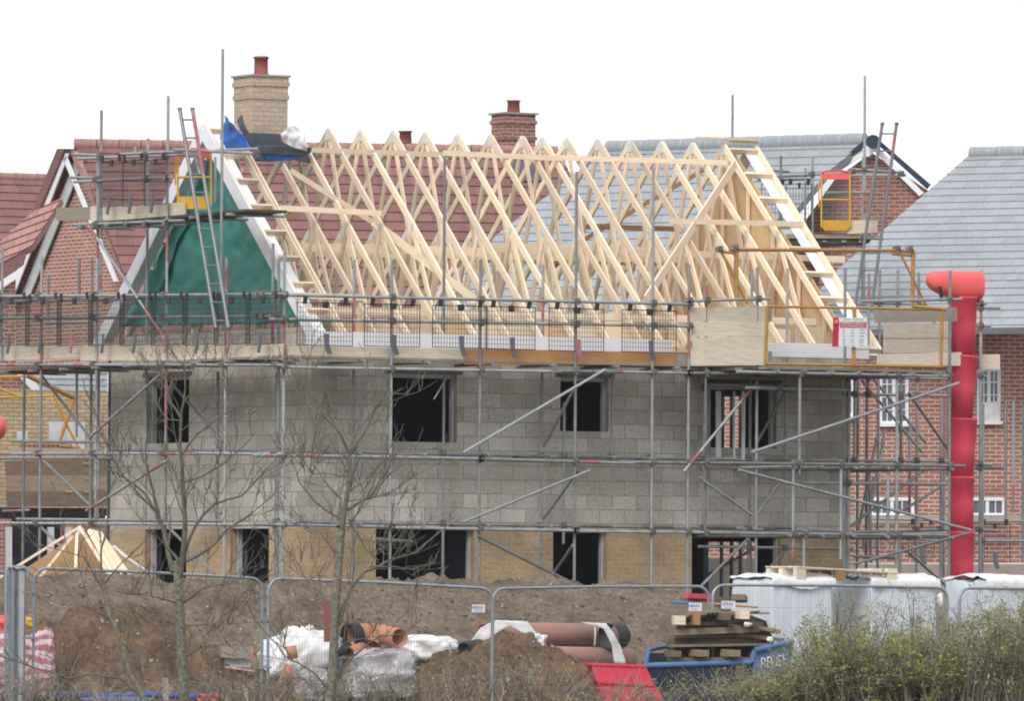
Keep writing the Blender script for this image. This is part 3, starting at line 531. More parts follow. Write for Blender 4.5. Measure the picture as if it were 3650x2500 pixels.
# ---- chimney platform high on the left
B = Scaf('small scaffold platform high on the left beside the gable peak, below the chimney', (-1.2, 5, 6.5))
for a, b, mt in (((262, 550), (352, 553), 'tube'), ((280, 566), (712, 549), 'tubel'), ((430, 550), (650, 540), 'tubel'), ((255, 633), (350, 634), 'tube'), ((264, 648), (612, 633), 'tubel'), ((264, 802), (655, 786), 'tubel'), ((294, 815), (660, 800), 'tube')): B.led(a, b, xR if mt == 'tubel' else xO, mt, cp=False)
B.led((620, 533), (922, 548), plX(-1.35), 'tube', pl2=plX(-1.0), cp=False); B.led((770, 536), (918, 530), plX(-.6), 'tubel', pl2=plX(.1), cp=False); B.led((690, 535), (712, 620), plX(-1.1), 'tube', cp=False)
B.std(plX(-.6), 483, 523, 560); B.std(plX(-.7), 767, 560, 720, 'tubel', r=.02)
for k, (a, b, c_, d) in enumerate((((200, 741), (328, 738), (328, 784), (200, 787)), ((326, 736), (500, 728), (500, 780), (326, 787)), ((498, 727), (655, 722), (655, 768), (498, 778)))): B.boards(tg, [a, b, c_, d], 'boardg' if k == 0 else 'board', c=.02*(k % 2))
p = xO.at(330, 795); q = xO.at(880, 780)
for k in range(3): MB().box((-1.2+k*.24, q.y, p.z-.03), (-.98+k*.24, p.y, p.z+.01)).build('deck_board', 'boardd', B.root)
for x in (300, 400, 470, 540, 610, 700, 830):
    c_ = xO.at(x, 796); MB().tube((-1.32, c_.y, p.z-.06), (-.3, c_.y, p.z-.06), .0245).build('transom', 'tube', B.root)
for x, y in ((360, 555), (523, 552), (594, 553), (345, 640), (523, 640), (594, 635), (455, 798), (523, 800), (594, 798), (345, 800), (918, 545)): coupler(xR.at(x, y), B.root)
# ---- loading bay on the right
C = Scaf('scaffold loading bay tower on the right, boarded sides and a dense cluster of tubes below', (10, -2, 0))
f0, f1, f2 = plY(-2.6), plY(-.32), plY(1.2)
for x, y0, y1, mt, pl, red in ((3010, 955, 2090, 'tube', yO, ()), (3384, 965, 2095, 'tube', f0, ()), (3096, 975, 1400, 'tube', f1, [(.75, .9)]), (3135, 962, 1280, 'tube', f2, ()), (3200, 962, 1100, 'tube', f2, ()), (3275, 972, 1100, 'tube', f2, ()), (3495, 965, 2060, 'tube', f1, [(.8, .95)]),
    (2850, 1330, 1690, 'tubel', f0, ()), (2827, 1640, 1992, 'tube', f0, [(0, .12)]), (2997, 1640, 1995, 'tubel', f0, ()), (2865, 1890, 2020, 'tubel', f0, ()), (3025, 1310, 2090, 'tube', yO, ()), (3018, 1310, 2090, 'tube', yI, ()), (3046, 1320, 1640, 'tubel', f1, ()), (3057, 1330, 2060, 'tube', f2, [(.6, .75)]), (3089, 1330, 2060, 'tube', f2, ()), (3130, 1340, 2070, 'tube', f2, ()),
    (3196, 1345, 2085, 'tube', f0, ()), (3212, 1330, 1640, 'tube', f1, ()), (3243, 1500, 1830, 'tubel', f2, [(0, .5)]), (3268, 1345, 2085, 'tube', f1, ()), (3355, 1430, 2060, 'tube', f1, ()), (3365, 1330, 2060, 'tube', f2, [(.5, 1)]), (3165, 1690, 1960, 'tubel', f0, ()), (3380, 1330, 1700, 'tube', f2, ()), (3208, 1900, 2085, 'tube', yO, ()), (3503, 1440, 2060, 'tube', f2, ())):
    C.std(pl, x, y0, y1, mt, red=red)
for a, b, pl, mt in (((2625, 1326), (3395, 1342), plY(-2.65), 'tubel'), ((3000, 1345), (3395, 1350), f1, 'tube'), ((2660, 1383), (3020, 1390), plY(-2.0), 'tube'), ((3020, 1406), (3390, 1412), f1, 'tube'), ((2600, 1651), (3440, 1662), plY(-2.65), 'tube'), ((2640, 1640), (3380, 1645), f1, 'tube'), ((2860, 1722), (3400, 1728), yO, 'tube'),
    ((2640, 1888), (3000, 1893), f1, 'tube'), ((2640, 1903), (3380, 1910), plY(-2.65), 'tube'), ((3040, 1898), (3420, 1888), f1, 'tube'), ((3050, 1912), (3420, 1900), yO, 'tube'), ((3070, 1075), (3428, 1067), f0, 'tubel'), ((3110, 1077), (3300, 1086), f2, 'tube'), ((3480, 1083), (3515, 1083), f1, 'tube'), ((3485, 1098), (3563, 1098), f1, 'tube'), ((3480, 1161), (3530, 1163), f1, 'tube'),
    ((3478, 1655), (3535, 1657), f1, 'tube'), ((3480, 1668), (3575, 1669), f1, 'tube'), ((3480, 1890), (3550, 1893), f1, 'tube'), ((3475, 1928), (3660, 1930), f2, 'tubel'), ((3040, 1985), (3200, 1990), yO, 'tube'), ((3490, 1340), (3515, 1343), f1, 'tube')):
    C.led(a, b, pl, mt)
for a, b, pl, mt, p2 in (((3418, 1366), (2678, 1614), plY(-2.72), 'tube', None), ((2632, 1676), (3462, 1892), plY(-2.72), 'tube', None), ((3452, 1902), (3045, 2012), plY(-2.72), 'tube', None), ((3072, 1358), (3290, 1615), f1, 'tube', None), ((3238, 1400), (3420, 1662), yO, 'tube', None), ((3300, 1672), (3028, 1880), f1, 'tube', None), ((3365, 1728), (3200, 1832), f2, 'tube', None), ((3205, 1940), (3375, 2092), yO, 'tube', None), ((3112, 1350), (3300, 1580), f2, 'tube', None),
    ((3125, 1560), (3060, 1890), f2, 'tube', None), ((3155, 1535), (3075, 1960), f2, 'tube', None), ((3098, 1640), (3105, 2010), f2, 'tube', None), ((3115, 1700), (3085, 2010), f2, 'tube', None)):
    C.br(a, b, pl, mt, (), p2)
zl = onY(3000, 1322, -2.6).z
xl = onY(2735, 1322, -2.6).x; xr_ = onY(3375, 1322, -2.6).x
for k in range(12): MB().box((xl, -2.55+k*.235, zl), (xr_, -2.33+k*.235, zl+.04)).build('deck_board', 'boardd' if k % 3 else 'boardg', C.root)
for k in range(7): MB().tube((xl+.15+k*.5, -2.7, zl-.03), (xl+.15+k*.5, .3, zl-.03), .0245).build('transom', 'tube', C.root)
for z in (zl-1.52, zl-2.6):
    for k in range(6): MB().tube((xl+.35+k*.6, -2.75, z), (xl+.35+k*.6, .3, z), .0245).build('transom', 'tube', C.root)
for k, q in enumerate(([(3118, 1105), (3428, 1096), (3428, 1147), (3120, 1150)], [(3152, 1155), (3390, 1152), (3390, 1205), (3152, 1206)], [(3150, 1209), (3388, 1207), (3388, 1258), (3150, 1259)], [(3127, 1263), (3436, 1256), (3436, 1305), (3125, 1302)])): C.boards(plY(-2.3), q, 'board' if k else 'boardg', name='guard_board', c=.01*k)
C.boards(plY(-.2), [(3498, 1264), (3565, 1264), (3565, 1318), (3498, 1316)], 'board', name='guard_board')
C.couple(.8)
# yellow pallet gate
G = T('pallet_gate', 'worn yellow up and over pallet gate with a rusty top bar on the loading bay', 'gate', onY(3000, 1200, -2.7))
gp, gb = plY(-2.72), plY(-1.7)
def seg(pl, a, b, mt, nm, par, r=.03, p2=None, red=()): return MB().tube(pl.at(*a), (p2 or pl).at(*b), r, red=red).build(nm, [mt, 'redp'], par)
seg(gp, (2732, 1093), (3362, 1104), 'yrust', 'gate_rail', G, .02); seg(gp, (2728, 1298), (3360, 1308), 'yrust', 'gate_rail', G, .024); seg(gp, (2735, 1093), (2728, 1298), 'yrust', 'gate_rail', G)
seg(gp, (3358, 1103), (3354, 1308), 'yrust', 'gate_rail', G, .027); seg(gp, (3046, 1098), (3043, 1300), 'yrust', 'gate_rail', G)
seg(gb, (2600, 890), (3255, 894), 'rust', 'top_bar', G, .028); seg(gb, (2568, 897), (2628, 903), 'yrust', 'arm', G, .024)
for xs in (((2625, 898), (2625, 1062), (2568, 893), (2665, 1085)), ((3255, 896), (3252, 1092), (3205, 895), (3335, 1160))):
    seg(gb, xs[0], xs[1], 'yrust', 'side_post', G, .035); seg(gb, xs[2], xs[3], 'yrust', 'side_brace', G, .02)
seg(gb, (2620, 900), (2620, 990), 'redp', 'side_post', G, .02); seg(gb, (3180, 905), (3262, 912), 'yrust', 'arm', G, .024); seg(gp, (3252, 1092), (3370, 1104), 'yrust', 'arm', G, .03, p2=gp)
for x, y in ((2567, 890), (2622, 885), (3200, 888), (3245, 890)): coupler(gb.at(x, y), G)
b = MB()
a0, z0 = gp.ab(2735, 1300); a1, z1 = gp.ab(3354, 1103); n = int((a1-a0)/.05)
for k in range(1, n): b.box((a0+k*.05-.0009, -2.722, z0), (a0+k*.05+.0009, -2.720, z1))
for k in range(1, int((z1-z0)/.05)): b.box((a0, -2.719, z0+k*.05-.0009), (a1, -2.717, z0+k*.05+.0009))
b.build('gate_mesh', 'galv', G)
# notice board on the gate
N = T('loading_bay_notice', 'white and red notice reading maximum weight on loading bay, tied to the yellow gate', 'notice', onY(3020, 1180, -2.8))
ns = plY(-2.78); MB().pslab(ns, [(2990, 1133), (3090, 1133), (3088, 1238), (2988, 1236)], .012).build('notice_panel', 'signw', N)
MB().pslab(ns, [(2994, 1148), (3088, 1148), (3087, 1169), (2994, 1168)], .004, .006).build('red_header', 'signr', N)
MB().pslab(ns, [(2971, 1133), (2985, 1131), (2991, 1140), (2988, 1236), (2967, 1236)], .01, .003).build('red_side_strip', 'signr', N)
MB().lathe(ns.at(2982, 1150, .015), ns.n, [(0, .045), (.004, .045), (.004, .0)], 16).build('orange_badge', 'orpl', N)
def text(body, pl, px, py, size, mt, name, par, c=.012, align='CENTER', sx=1):
    cu = bpy.data.curves.new(name, 'FONT'); cu.body = body; cu.size = size; cu.align_x = align; cu.align_y = 'CENTER'; cu.extrude = .0015
    ob = bpy.data.objects.new(name, cu); S.collection.objects.link(ob); bpy.context.view_layer.update()
    me = bpy.data.meshes.new_from_object(ob.evaluated_get(bpy.context.evaluated_depsgraph_get())); bpy.data.objects.remove(ob)
    me.materials.clear(); me.materials.append(M[mt]); o = link(bpy.data.objects.new(name, me), pl.at(px, py, c), par)
    n = pl.n; u = pl.u if n.dot(pl.u.cross(pl.v)) > 0 else -pl.u
    mm = Matrix((u, pl.v, n)).transposed(); o.rotation_euler = mm.to_euler(); o.scale = (sx, 1, 1); return o
text('MAXIMUM WEIGHT', ns, 3041, 1154, .052, 'signw', 'lettering', N); text('ON LOADING BAY', ns, 3041, 1163.5, .052, 'signw', 'lettering', N)
b = MB()
for k, (x, y, l) in enumerate([(3008, 1139, 22), (3040, 1139, 20), (3064, 1139, 14)]+[(xx, yy, ll) for yy in (1178, 1188, 1199, 1212, 1221, 1231) for xx, ll in ((3003, 9), (3034, 10), (3063, 17))]): b.pslab(ns, [(x, y-1.3), (x+l, y-1.3), (x+l, y+1.3), (x, y+1.3)], .003, .004)
b.build('faint_print', 'signg', N)
# ---- brick guards
def guard(pl, x0, x1, y0, y1, label, group, dx=.05):
    a0, zt = pl.ab(x0, y0); a1, _ = pl.ab(x1, y0); zb = pl.ab((x0+x1)/2, y1)[1]; a0, a1 = min(a0, a1), max(a0, a1)
    g = T('brick_guard', label, 'brick guard', pl.w((a0+a1)/2, zb), group); b = MB()
    def bar(p, q, r): b.slab(pl, [(p[0]-r, p[1]-r), (q[0]+r, p[1]-r), (q[0]+r, q[1]+r), (p[0]-r, q[1]+r)], r*.7, 0)
    bar((a0, zb), (a0, zt), .007); bar((a1, zb), (a1, zt), .007); bar((a0, zt), (a1, zt), .007); bar((a0, zb), (a1, zb), .006)
    n = max(5, round((a1-a0)/dx))
    for k in range(1, n): bar((a0+(a1-a0)*k/n, zb), (a0+(a1-a0)*k/n, zt), .0034 if abs(pl.u.x) > .5 else .0058)
    for k in range(1, 9): bar((a0, zb+(zt-zb)*k/9), (a1, zb+(zt-zb)*k/9), .0028)
    b.build('mesh_panel', 'black', g)
    for t in (.12, .85): MB().slab(pl, [(a0+(a1-a0)*t-.03, zt-.02), (a0+(a1-a0)*t+.035, zt-.02), (a0+(a1-a0)*t+.055, zt+.085), (a0+(a1-a0)*t-.015, zt+.1)], .022, .03).build('hook', 'black', g)
    MB().slab(pl, [(a0+(a1-a0)*.46, zt-.08), (a0+(a1-a0)*.56, zt-.08), (a0+(a1-a0)*.57, zt+.02), (a0+(a1-a0)*.45, zt+.02)], .016, .012).build('hook', 'black', g)
    am = a0+(a1-a0)*.5; s_ = rnd.random()
    MB().slab(pl, [(am-.04, zb+.18), (am+.045, zb+.18), (am+.05, zb+.02), (am+.1, zb-.12), (am+.02, zb-.14), (am-.03, zb+.0)], .012, .055).build('strap', 'redp' if s_ > .75 else 'strap', g)
gl = ['black mesh brick guard nearest the house corner before the white bargeboard foot', 'black mesh brick guard second along the front rail from the house corner', 'black mesh brick guard left of the pole near the middle of the front rail', 'black mesh brick guard touching its left neighbour above the orange toe board', 'black mesh brick guard crossed by the tall grey pole on the front rail', 'black mesh brick guard nearest the stacked board screen on the front rail']
for (x0, x1, y0, y1), L in zip(((1060, 1257, 1078, 1232), (1300, 1497, 1083, 1236), (1543, 1737, 1088, 1240), (1733, 1908, 1092, 1245), (1958, 2153, 1098, 1252), (2218, 2411, 1104, 1256)), gl): guard(plY(-1.31), x0, x1, y0, y1, L, 'brick guards along the front rail')
words = ['outermost', 'second', 'third', 'fourth', 'fifth', 'sixth', 'seventh', 'eighth', 'ninth']
for k in range(9):
    x = -20+k*112; guard(plX(-1.31-.012*(k % 2)), x, x+126, 1072-k*.5, 1232-k*.6, f'black mesh brick guard on the gable side rail, {words[k]} from left', 'brick guards along the gable rail', .055)
for k, L in enumerate(('nearest the red roof peak', 'between its two neighbours', 'nearest the yellow ladder gate')): guard(plX(-1.3-.012*(k % 2)), 358+k*78, 440+k*78, 578-k*2, 735-k*3, f'mesh brick guard on the high left platform, {L}', 'brick guards on the high left platform', .05)
# ---- ladders and ladder gates
def ladder(pl, a0, a1, b0, b1, label, n=13, red=()):
    p0, p1, q0, q1 = pl.at(*a0), pl.at(*a1), pl.at(*b0), pl.at(*b1)
    L = T('ladder', label, 'ladder', (p1+q1)/2)
    MB().tube(p0, p1, .03, red=()).build('stile', ['alu', 'redp'], L); MB().tube(q0, q1, .03, red=red).build('stile', ['alu', 'redp'], L)
    for k in range(n): t = (k+.6)/n; MB().tube(p0.lerp(p1, t), q0.lerp(q1, t), .014, 6).build('rung', 'alu', L)
    for q in (p0, q0): MB().tube(q-UP*.03, q+UP*.02, .036).build('end_cap', 'coup', L)
ladder(plX(-1.45), (641, 388), (770, 1170), (686, 388), (815, 1170), 'grey ladder with one red stile leaning against the high left platform', 12, red=[(.03, .3)])
def lgate(pl, x0, x1, y0, y1, ym, yb, label, mesh=True):
    g = T('ladder_gate', label, 'ladder gate', pl.at((x0+x1)/2, y1)); h = lambda a, b, r=.018: MB().tube(pl.at(*a), pl.at(*b), r).build('gate_frame', 'yellow', g)
    h((x0, y0), (x0, y1-12)); h((x1, y0), (x1, y1-12)); h((x0, ym), (x1, ym)); 
    for x in ((x0-9),): h((x, y0+30), (x, y0+120), .014)
    MB().pslab(pl, [(x0, yb), (x1, yb), (x1, y1-16), (x1-12, y1), (x0+12, y1), (x0, y1-16)], .01).build('kick_plate', 'yellow', g)
    MB().pslab(pl, [(x0, y0), (x1, y0), (x1, y0+22), (x0, y0+22)], .012).build('red_top_panel', 'orpl', g)
    MB().path([pl.at(x0+(x1-x0)*k/10, y0-10*math.sin(k/10*math.pi)**.5) for k in range(11)], .018).build('gate_frame', 'redpl', g)
    if mesh:
        b = MB(); A0, z0 = pl.ab(x0, yb); A1, z1 = pl.ab(x1, y0+22); A0, A1 = min(A0, A1), max(A0, A1)
        for k in range(1, 14): a = A0+(A1-A0)*k/14; b.slab(pl, [(a-.003, z0), (a+.003, z0), (a+.003, z1), (a-.003, z1)], .004)
        for k in range(1, 18): a = z0+(z1-z0)*k/18; b.slab(pl, [(A0, a-.003), (A1, a-.003), (A1, a+.003), (A0, a+.003)], .004)
        b.build('gate_mesh', 'wire', g)
lgate(plX(-1.1), 634, 752, 540, 745, 632, 700, 'yellow ladder gate with a red top behind the lefthand ladder', False)
# ---- rubbish chute
CH = T('rubbish_chute', 'tall red plastic rubbish chute of stacked sections with an open hopper on top', 'rubbish chute', onY(3425, 2090, -2.2))
cp_ = plY(-2.2)
for (y0, l0, r0), (y1, l1, r1) in (((1058, 3384, 3484), (1265, 3394, 3476)), ((1268, 3392, 3487), (1496, 3388, 3466)), ((1492, 3384, 3483), (1706, 3386, 3470)), ((1700, 3384, 3472), (1900, 3384, 3470)), ((1896, 3382, 3473), (2130, 3378, 3470))):
    p = cp_.at((l0+r0)/2, y0); q = cp_.at((l1+r1)/2, y1); k = .5/226; b = MB(); ax = q-p; L = ax.length
    b.lathe(p, ax, [(0, (r0-l0)*k-.01), (0, (r0-l0)*k+.012), (.035, (r0-l0)*k+.012), (.045, (r0-l0)*k), (L*.5, ((r0-l0)+(r1-l1))*k/2), (L, (r1-l1)*k), (L, (r1-l1)*k-.012)], 28); sct = b.build('chute_section', 'redpl', CH)
    b = MB()
    for j in range(14):
        an = j/14*6.2832; e = ax.orthogonal().normalized(); g_ = ax.normalized().cross(e); c_ = p+ax.normalized()*.06+(e*math.cos(an)+g_*math.sin(an))*((r0-l0)*k+.004); b.box(c_-V((.008, .008, .012)), c_+V((.008, .008, .012)))
    b.build('rivet', 'redp', sct, 'row of small rivets')['kind'] = 'stuff'
hp = cp_.at(3440, 1015); rr = .19
rows = []
for j, (px_, ty, by) in enumerate(((3306, 990, 1004), (3312, 974, 1020), (3326, 967, 1034), (3350, 965, 1048), (3388, 965, 1066), (3440, 966, 1070), (3487, 966, 1068))):
    top = cp_.at(px_, ty); bot = cp_.at(px_, by); row = []
    for i in range(18):
        an = i/18*6.2832; c_ = (top+bot)/2; h_ = (top-bot).length/2; f = lambda v: math.copysign(abs(v)**.7, v)
        row.append(c_+UP*f(math.sin(an))*h_+V((0, 1, 0))*f(math.cos(an))*min(.2, h_))
    rows.append(row)
b = MB(); b.grid(rows, closed=True); b.face(rows[-1]); b.face(rows[0][::-1]); b.build('hopper', 'orpl', CH)
MB().beam(cp_.at(3350, 1022, .22), cp_.at(3358, 1075, .22), .03, .05, up=(1, 0, 0)).build('hopper_strap', 'black', CH); MB().beam(cp_.at(3484, 1020, .12), cp_.at(3486, 1080, .12), .03, .04, up=(1, 0, 0)).build('hopper_strap', 'black', CH)
O2 = T('rubbish_chute', 'round orange hopper end cut off by the left edge beside the buff wall', 'rubbish chute', P(5, 1525, 130))
b = MB(); b.lathe(P(-30, 1525, 130), RT, [(0, .22), (.14, .21), (.2, .17), (.24, .1), (.25, 0)], 24); b.build('hopper', 'orpl', O2)
MB().lathe(P(-150, 1530, 130), RT, [(0, .2), (.57, .2)], 20).build('chute_section', 'orpl', O2)
MB().lathe(P(-175, 1560, 130), -UP, [(0, .22), (1.2, .19), (1.2, .21), (2.4, .19), (2.4, .21), (3.9, .19)], 20).build('chute_section', 'redpl', O2)
# ------------------------------------------------------------------ neighbouring houses
def clip(poly, k, lo, keep_ge):
    out = []
    for i in range(len(poly)):
        a, b = poly[i], poly[(i+1) % len(poly)]; ia = (a[1] >= lo) == keep_ge or a[1] == lo; ib = (b[1] >= lo) == keep_ge or b[1] == lo
        if ia: out.append(a)
        if ia != ib and a[1] != b[1]: t = (lo-a[1])/(b[1]-a[1]); out.append((a[0]+(b[0]-a[0])*t, lo))
    return out
def tiles(name, mt, pl, poly, gauge, th, parent):
    b = MB(); v0 = math.floor(min(p[1] for p in poly)/gauge); v1 = math.ceil(max(p[1] for p in poly)/gauge)
    for k in range(v0, v1):
        c = clip(clip(poly, 1, k*gauge, True), 1, (k+1)*gauge, False)
        if len(c) < 3 or max(p[1] for p in c)-min(p[1] for p in c) < .01: continue
        off = lambda p: th*(1-(p[1]-k*gauge)/gauge)+.004
        b.face([pl.w(p[0], p[1], off(p)) for p in c], 0, c)
        lo = sorted([p for p in c if abs(p[1]-k*gauge) < 1e-6])
        if len(lo) >= 2:
            p, q = lo[0], lo[-1]; b.face([pl.w(*p, 0), pl.w(*q, 0), pl.w(*q, th+.004), pl.w(*p, th+.004)], 0, [(p[0], p[1]), (q[0], q[1]), (q[0], q[1]+.02), (p[0], p[1]+.02)])
    b.slab(pl, poly, .12, -.002); return b.build(name, mt, parent)
def roofplane(p0, p1, pitch):
    u = (p1-p0).normalized(); h = V((-u.y, u.x, 0)); h = h if h.dot(FW) > 0 else -h
    return Plane(p0, u, h*math.cos(R_(pitch))+UP*math.sin(R_(pitch)))
def pk(pl, px): return [pl.ab(*q) for q in px]
def ridge(p, q, mt, parent, r=.12, n=None, th=.0):
    n = n or int((q-p).length/.45); b = MB()
    for k in range(n): b.tube(p.lerp(q, k/n), p.lerp(q, (k+.97)/n), r+.012, 10, r2=r)
    return b.build('ridge_tiles', mt, parent)
def stack(px0, pxm, px1, yt, yb, d, mt, pot, parent, bands=2, name='chimney'):
    c = P(pxm, yb, d); zt = P(pxm, yt, d).z; w1 = (px1-pxm)/F*d/math.cos(R_(30)); w2 = (pxm-px0)/F*d/math.sin(R_(30)); b = MB()
    x, y = c.x, c.y; b.box((x, y, c.z-1), (x+w1, y+w2, zt)); 
    for k in range(bands): z = zt-.12-k*.34; b.box((x-.03, y-.03, z-.08), (x+w1+.03, y+w2+.03, z))
    o = b.build(name, mt, parent); MB().box((x-.05, y-.05, zt), (x+w1+.05, y+w2+.05, zt+.04)).build('chimney_cap', 'concrete', o)
    q = V((x+w1/2, y+w2/2, zt+.04)); h = P(pxm, pot, d).z-zt-.04; MB().lathe(q, UP, [(0, .14), (h-.04, .125), (h-.035, .15), (h, .15), (h, .11), (h-.1, .1)]).build('chimney_pot', 'pot', o); return o
# A: red tiled house behind, long roof and steep left gable
HA = T('brick_house', 'brick house with a long dark red tiled roof and steep white edged gable at left', 'house', P(1000, 2300, 160))
p0 = P(265, 515, 157); p1 = onZ(1990, 541, p0.z); ra = roofplane(p0, p1, 42)
tiles('roof', 'rtile', ra, pk(ra, [(455, 1010), (540, 1260), (2330, 1260), (2045, 645), (1993, 545), (268, 519)]), .3, .024, HA); ridge(p0, p1, 'rtile2', HA)
ga = Plane(p0, hdir(-58)*-1, UP)
MB().slab(ga, pk(ga, [(266, 545), (455, 1010), (560, 1330), (-60, 1330), (66, 1010)]), .2).build('gable_wall', 'red', HA)
def barge(pl, a, b, wpx, mt, nm, c=.15, t=.03): q = pk(pl, [a, b, (b[0]+wpx[0], b[1]+wpx[1]), (a[0]+wpx[0], a[1]+wpx[1])]); return MB().slab(pl, q, t, c).build(nm, mt, HA)
barge(ga, (262, 548), (58, 1075), (28, 0), 'white', 'bargeboard', .30); barge(ga, (258, 532), (30, 1085), (26, 0), 'rtile', 'verge_tiles', .36, .3); barge(ga, (286, 560), (88, 1060), (30, 0), 'closer', 'soffit', .1)
barge(ga, (266, 560), (450, 1005), (15, 0), 'white', 'bargeboard', .30); barge(ga, (276, 535), (470, 1000), (18, 5), 'rtile2', 'verge_tiles', .2, .1)
stack(1750, 1800, 1908, 405, 545, 160, 'redd', 352, HA); stack(1413, 1418, 1475, 515, 560, 164, 'redd', 465, HA, 0)
MB().slab(ra, pk(ra, [(1820, 580), (1915, 575), (1935, 650), (1820, 655)]), .02, .06).build('chimney_flashing', 'lead', HA)
MB().slab(Plane(ra.at(1000, 1255), (p1-p0).normalized(), UP), pk(Plane(ra.at(1000, 1255), (p1-p0).normalized(), UP), [(470, 1250), (1700, 1262), (1700, 2400), (470, 2400)]), .2, -.3).build('front_wall', 'red', HA)
# B: lower red roof far left, with pale lean-to roof in front
HB = T('brick_house', 'low dark red tiled roof on the far left edge, behind the steep gable', 'house', P(60, 2300, 175))
p0 = P(-100, 628, 172); p1 = onZ(205, 637, p0.z); rb = roofplane(p0, p1, 40); tiles('roof', 'rtile', rb, pk(rb, [(-200, 900), (150, 900), (205, 638), (-200, 634)]), .3, .024, HB); ridge(p0, p1, 'rtile2', HB, .1)
MB().slab(plY(p0.y+1), [(p0.x-3, 0), (p1.x, 0), (p1.x, p0.z-1.5), (p0.x-3, p0.z-1.5)], .2).build('wall', 'red', HB)
HL = T('porch_roof', 'pale pink tiled catslide roof sloping down at the left edge with a white fascia', 'roof', P(60, 1000, 153))
pr = Plane(P(0, 860, 154), (hdir(20)+UP*.22), (hdir(110)*.7+UP*.6)); pr = roofplane(P(-60, 1000, 150), P(200, 905, 150), 38)
tiles('roof', 'rtile2', pr, pk(pr, [(-40, 965), (98, 905), (160, 760), (60, 790), (-40, 880)]), .25, .03, HL)
fl = Plane(P(0, 1000, 149.6), hdir(8), UP); MB().slab(fl, pk(fl, [(-40, 1030), (80, 950), (72, 985), (-40, 1060)]), .03).build('fascia', 'white', HL); MB().slab(fl, pk(fl, [(-40, 968), (98, 900), (85, 945), (-40, 1025)]), .05, -.05).build('eave_tiles', 'rtile', HL)
MB().slab(fl, pk(fl, [(-40, 1050), (60, 980), (60, 1300), (-40, 1300)]), .1, -.3).build('wall', 'red', HL)
# C: unfinished buff brick neighbour at the lower left, slate roof and brick gable behind it
HC = T('unfinished_house', 'half built buff brick house at the left edge behind the scaffolding', 'house', P(200, 2300, 142))
fc = Plane(P(200, 1500, 142), hdir(20), UP)
q = pk(fc, [(-60, 1385), (420, 1399), (420, 1812), (-60, 1812)]); MB().slab(fc, q, .2).build('upper_wall', 'buff2', HC)
for a, b_, y in ((-60, 40, 1850), (225, 420, 1850)): MB().slab(fc, pk(fc, [(a, y), (b_, y), (b_, 2330), (a, 2330)]), .2, .01).build('lower_wall', 'redd', HC)
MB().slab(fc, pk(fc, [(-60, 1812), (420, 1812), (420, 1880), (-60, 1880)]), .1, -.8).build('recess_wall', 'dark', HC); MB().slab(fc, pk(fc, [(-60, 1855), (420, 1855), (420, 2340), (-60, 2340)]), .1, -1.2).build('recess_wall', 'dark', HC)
for x in (18, 168, 230): MB().slab(fc, pk(fc, [(x, 1880), (x+20, 1880), (x+20, 2200), (x, 2200)]), .1, .1).build('door_post', 'closer', HC)
MB().slab(fc, pk(fc, [(40, 1880), (150, 1880), (150, 1990), (40, 1990)]), .02, -.4).build('shutter', 'black', HC)
HS = T('slate_house', 'pale grey slate roof glimpsed between the scaffold tubes left of the block house', 'house', P(230, 1500, 175))
p0 = P(60, 1290, 178); p1 = onZ(420, 1296, p0.z); rs = roofplane(p0, p1, 32); tiles('roof', 'slate', rs, pk(rs, [(110, 1430), (390, 1430), (390, 1297), (60, 1292)]), .27, .03, HS)
MB().slab(Plane(P(390, 1350, 170), hdir(10), UP), pk(Plane(P(390, 1350, 170), hdir(10), UP), [(384, 1330), (399, 1330), (399, 1420), (384, 1420)]), .1).build('bargeboard', 'white', HS)
gs = Plane(P(60, 1360, 165), hdir(10), UP); MB().slab(gs, pk(gs, [(-60, 1310), (40, 1318), (112, 1395), (112, 1440), (-60, 1440)]), .2).build('gable_wall', 'redd', HS); MB().slab(gs, pk(gs, [(42, 1318), (75, 1316), (160, 1400), (120, 1400)]), .05, .1).build('bargeboard', 'white', HS)
# materials stacked on the left loading platform
LB = Scaf('boarded scaffold loading platform at lower left in front of the buff wall', P(200, 1700, 134))
lp = Plane(P(200, 1700, 133), hdir(14), UP)
for k, (y0, y1, x0) in enumerate(((1644, 1698, 18), (1700, 1752, 23), (1754, 1808, 21))): LB.boards(lp, [(x0, y0), (390, y0-4), (392, y1-2), (x0+4, y1)], 'waste', c=.01*k, name='guard_board')
LB.boards(lp, [(34, 1597), (395, 1602), (395, 1614), (34, 1612)], 'boardg', c=.1, name='deck_board'); LB.boards(lp, [(100, 1812), (392, 1812), (392, 1840), (100, 1838)], 'boardd', c=-.2, name='deck_board')
LB.led((-20, 1809), (80, 1808), lp, 'tube', cp=False); LB.led((10, 1823), (105, 1820), lp, 'tubel', cp=False, red=[(0, .6)])
for x0, x1, y in ((292, 315, 1652), (378, 392, 1653), (300, 313, 1705), (233, 258, 1754), (300, 315, 1754)): MB().pslab(lp, [(x0, y-2.5), (x1, y-2.5), (x1, y+2.5), (x0, y+2.5)], .004, .05).build('strap', 'yellow', LB.root)
BP = T('brick_stack', 'low stack of tan perforated bricks on the lower left platform', 'bricks', P(160, 1590, 134)); b = MB(); bp_ = Plane(P(160, 1590, 133.5), hdir(14), UP)
for k in range(11): b.pslab(bp_, [(72+k*17, 1583), (87+k*17, 1583), (87+k*17, 1598), (72+k*17, 1598)], .2)
b.build('bricks', 'clay', BP); b = MB()
for k in range(33): b.pslab(bp_, [(74+k*5.6, 1587), (76.5+k*5.6, 1587), (76.5+k*5.6, 1593), (74+k*5.6, 1593)], .01, .004)
b.build('perforations', 'dark', BP)['kind'] = 'stuff'
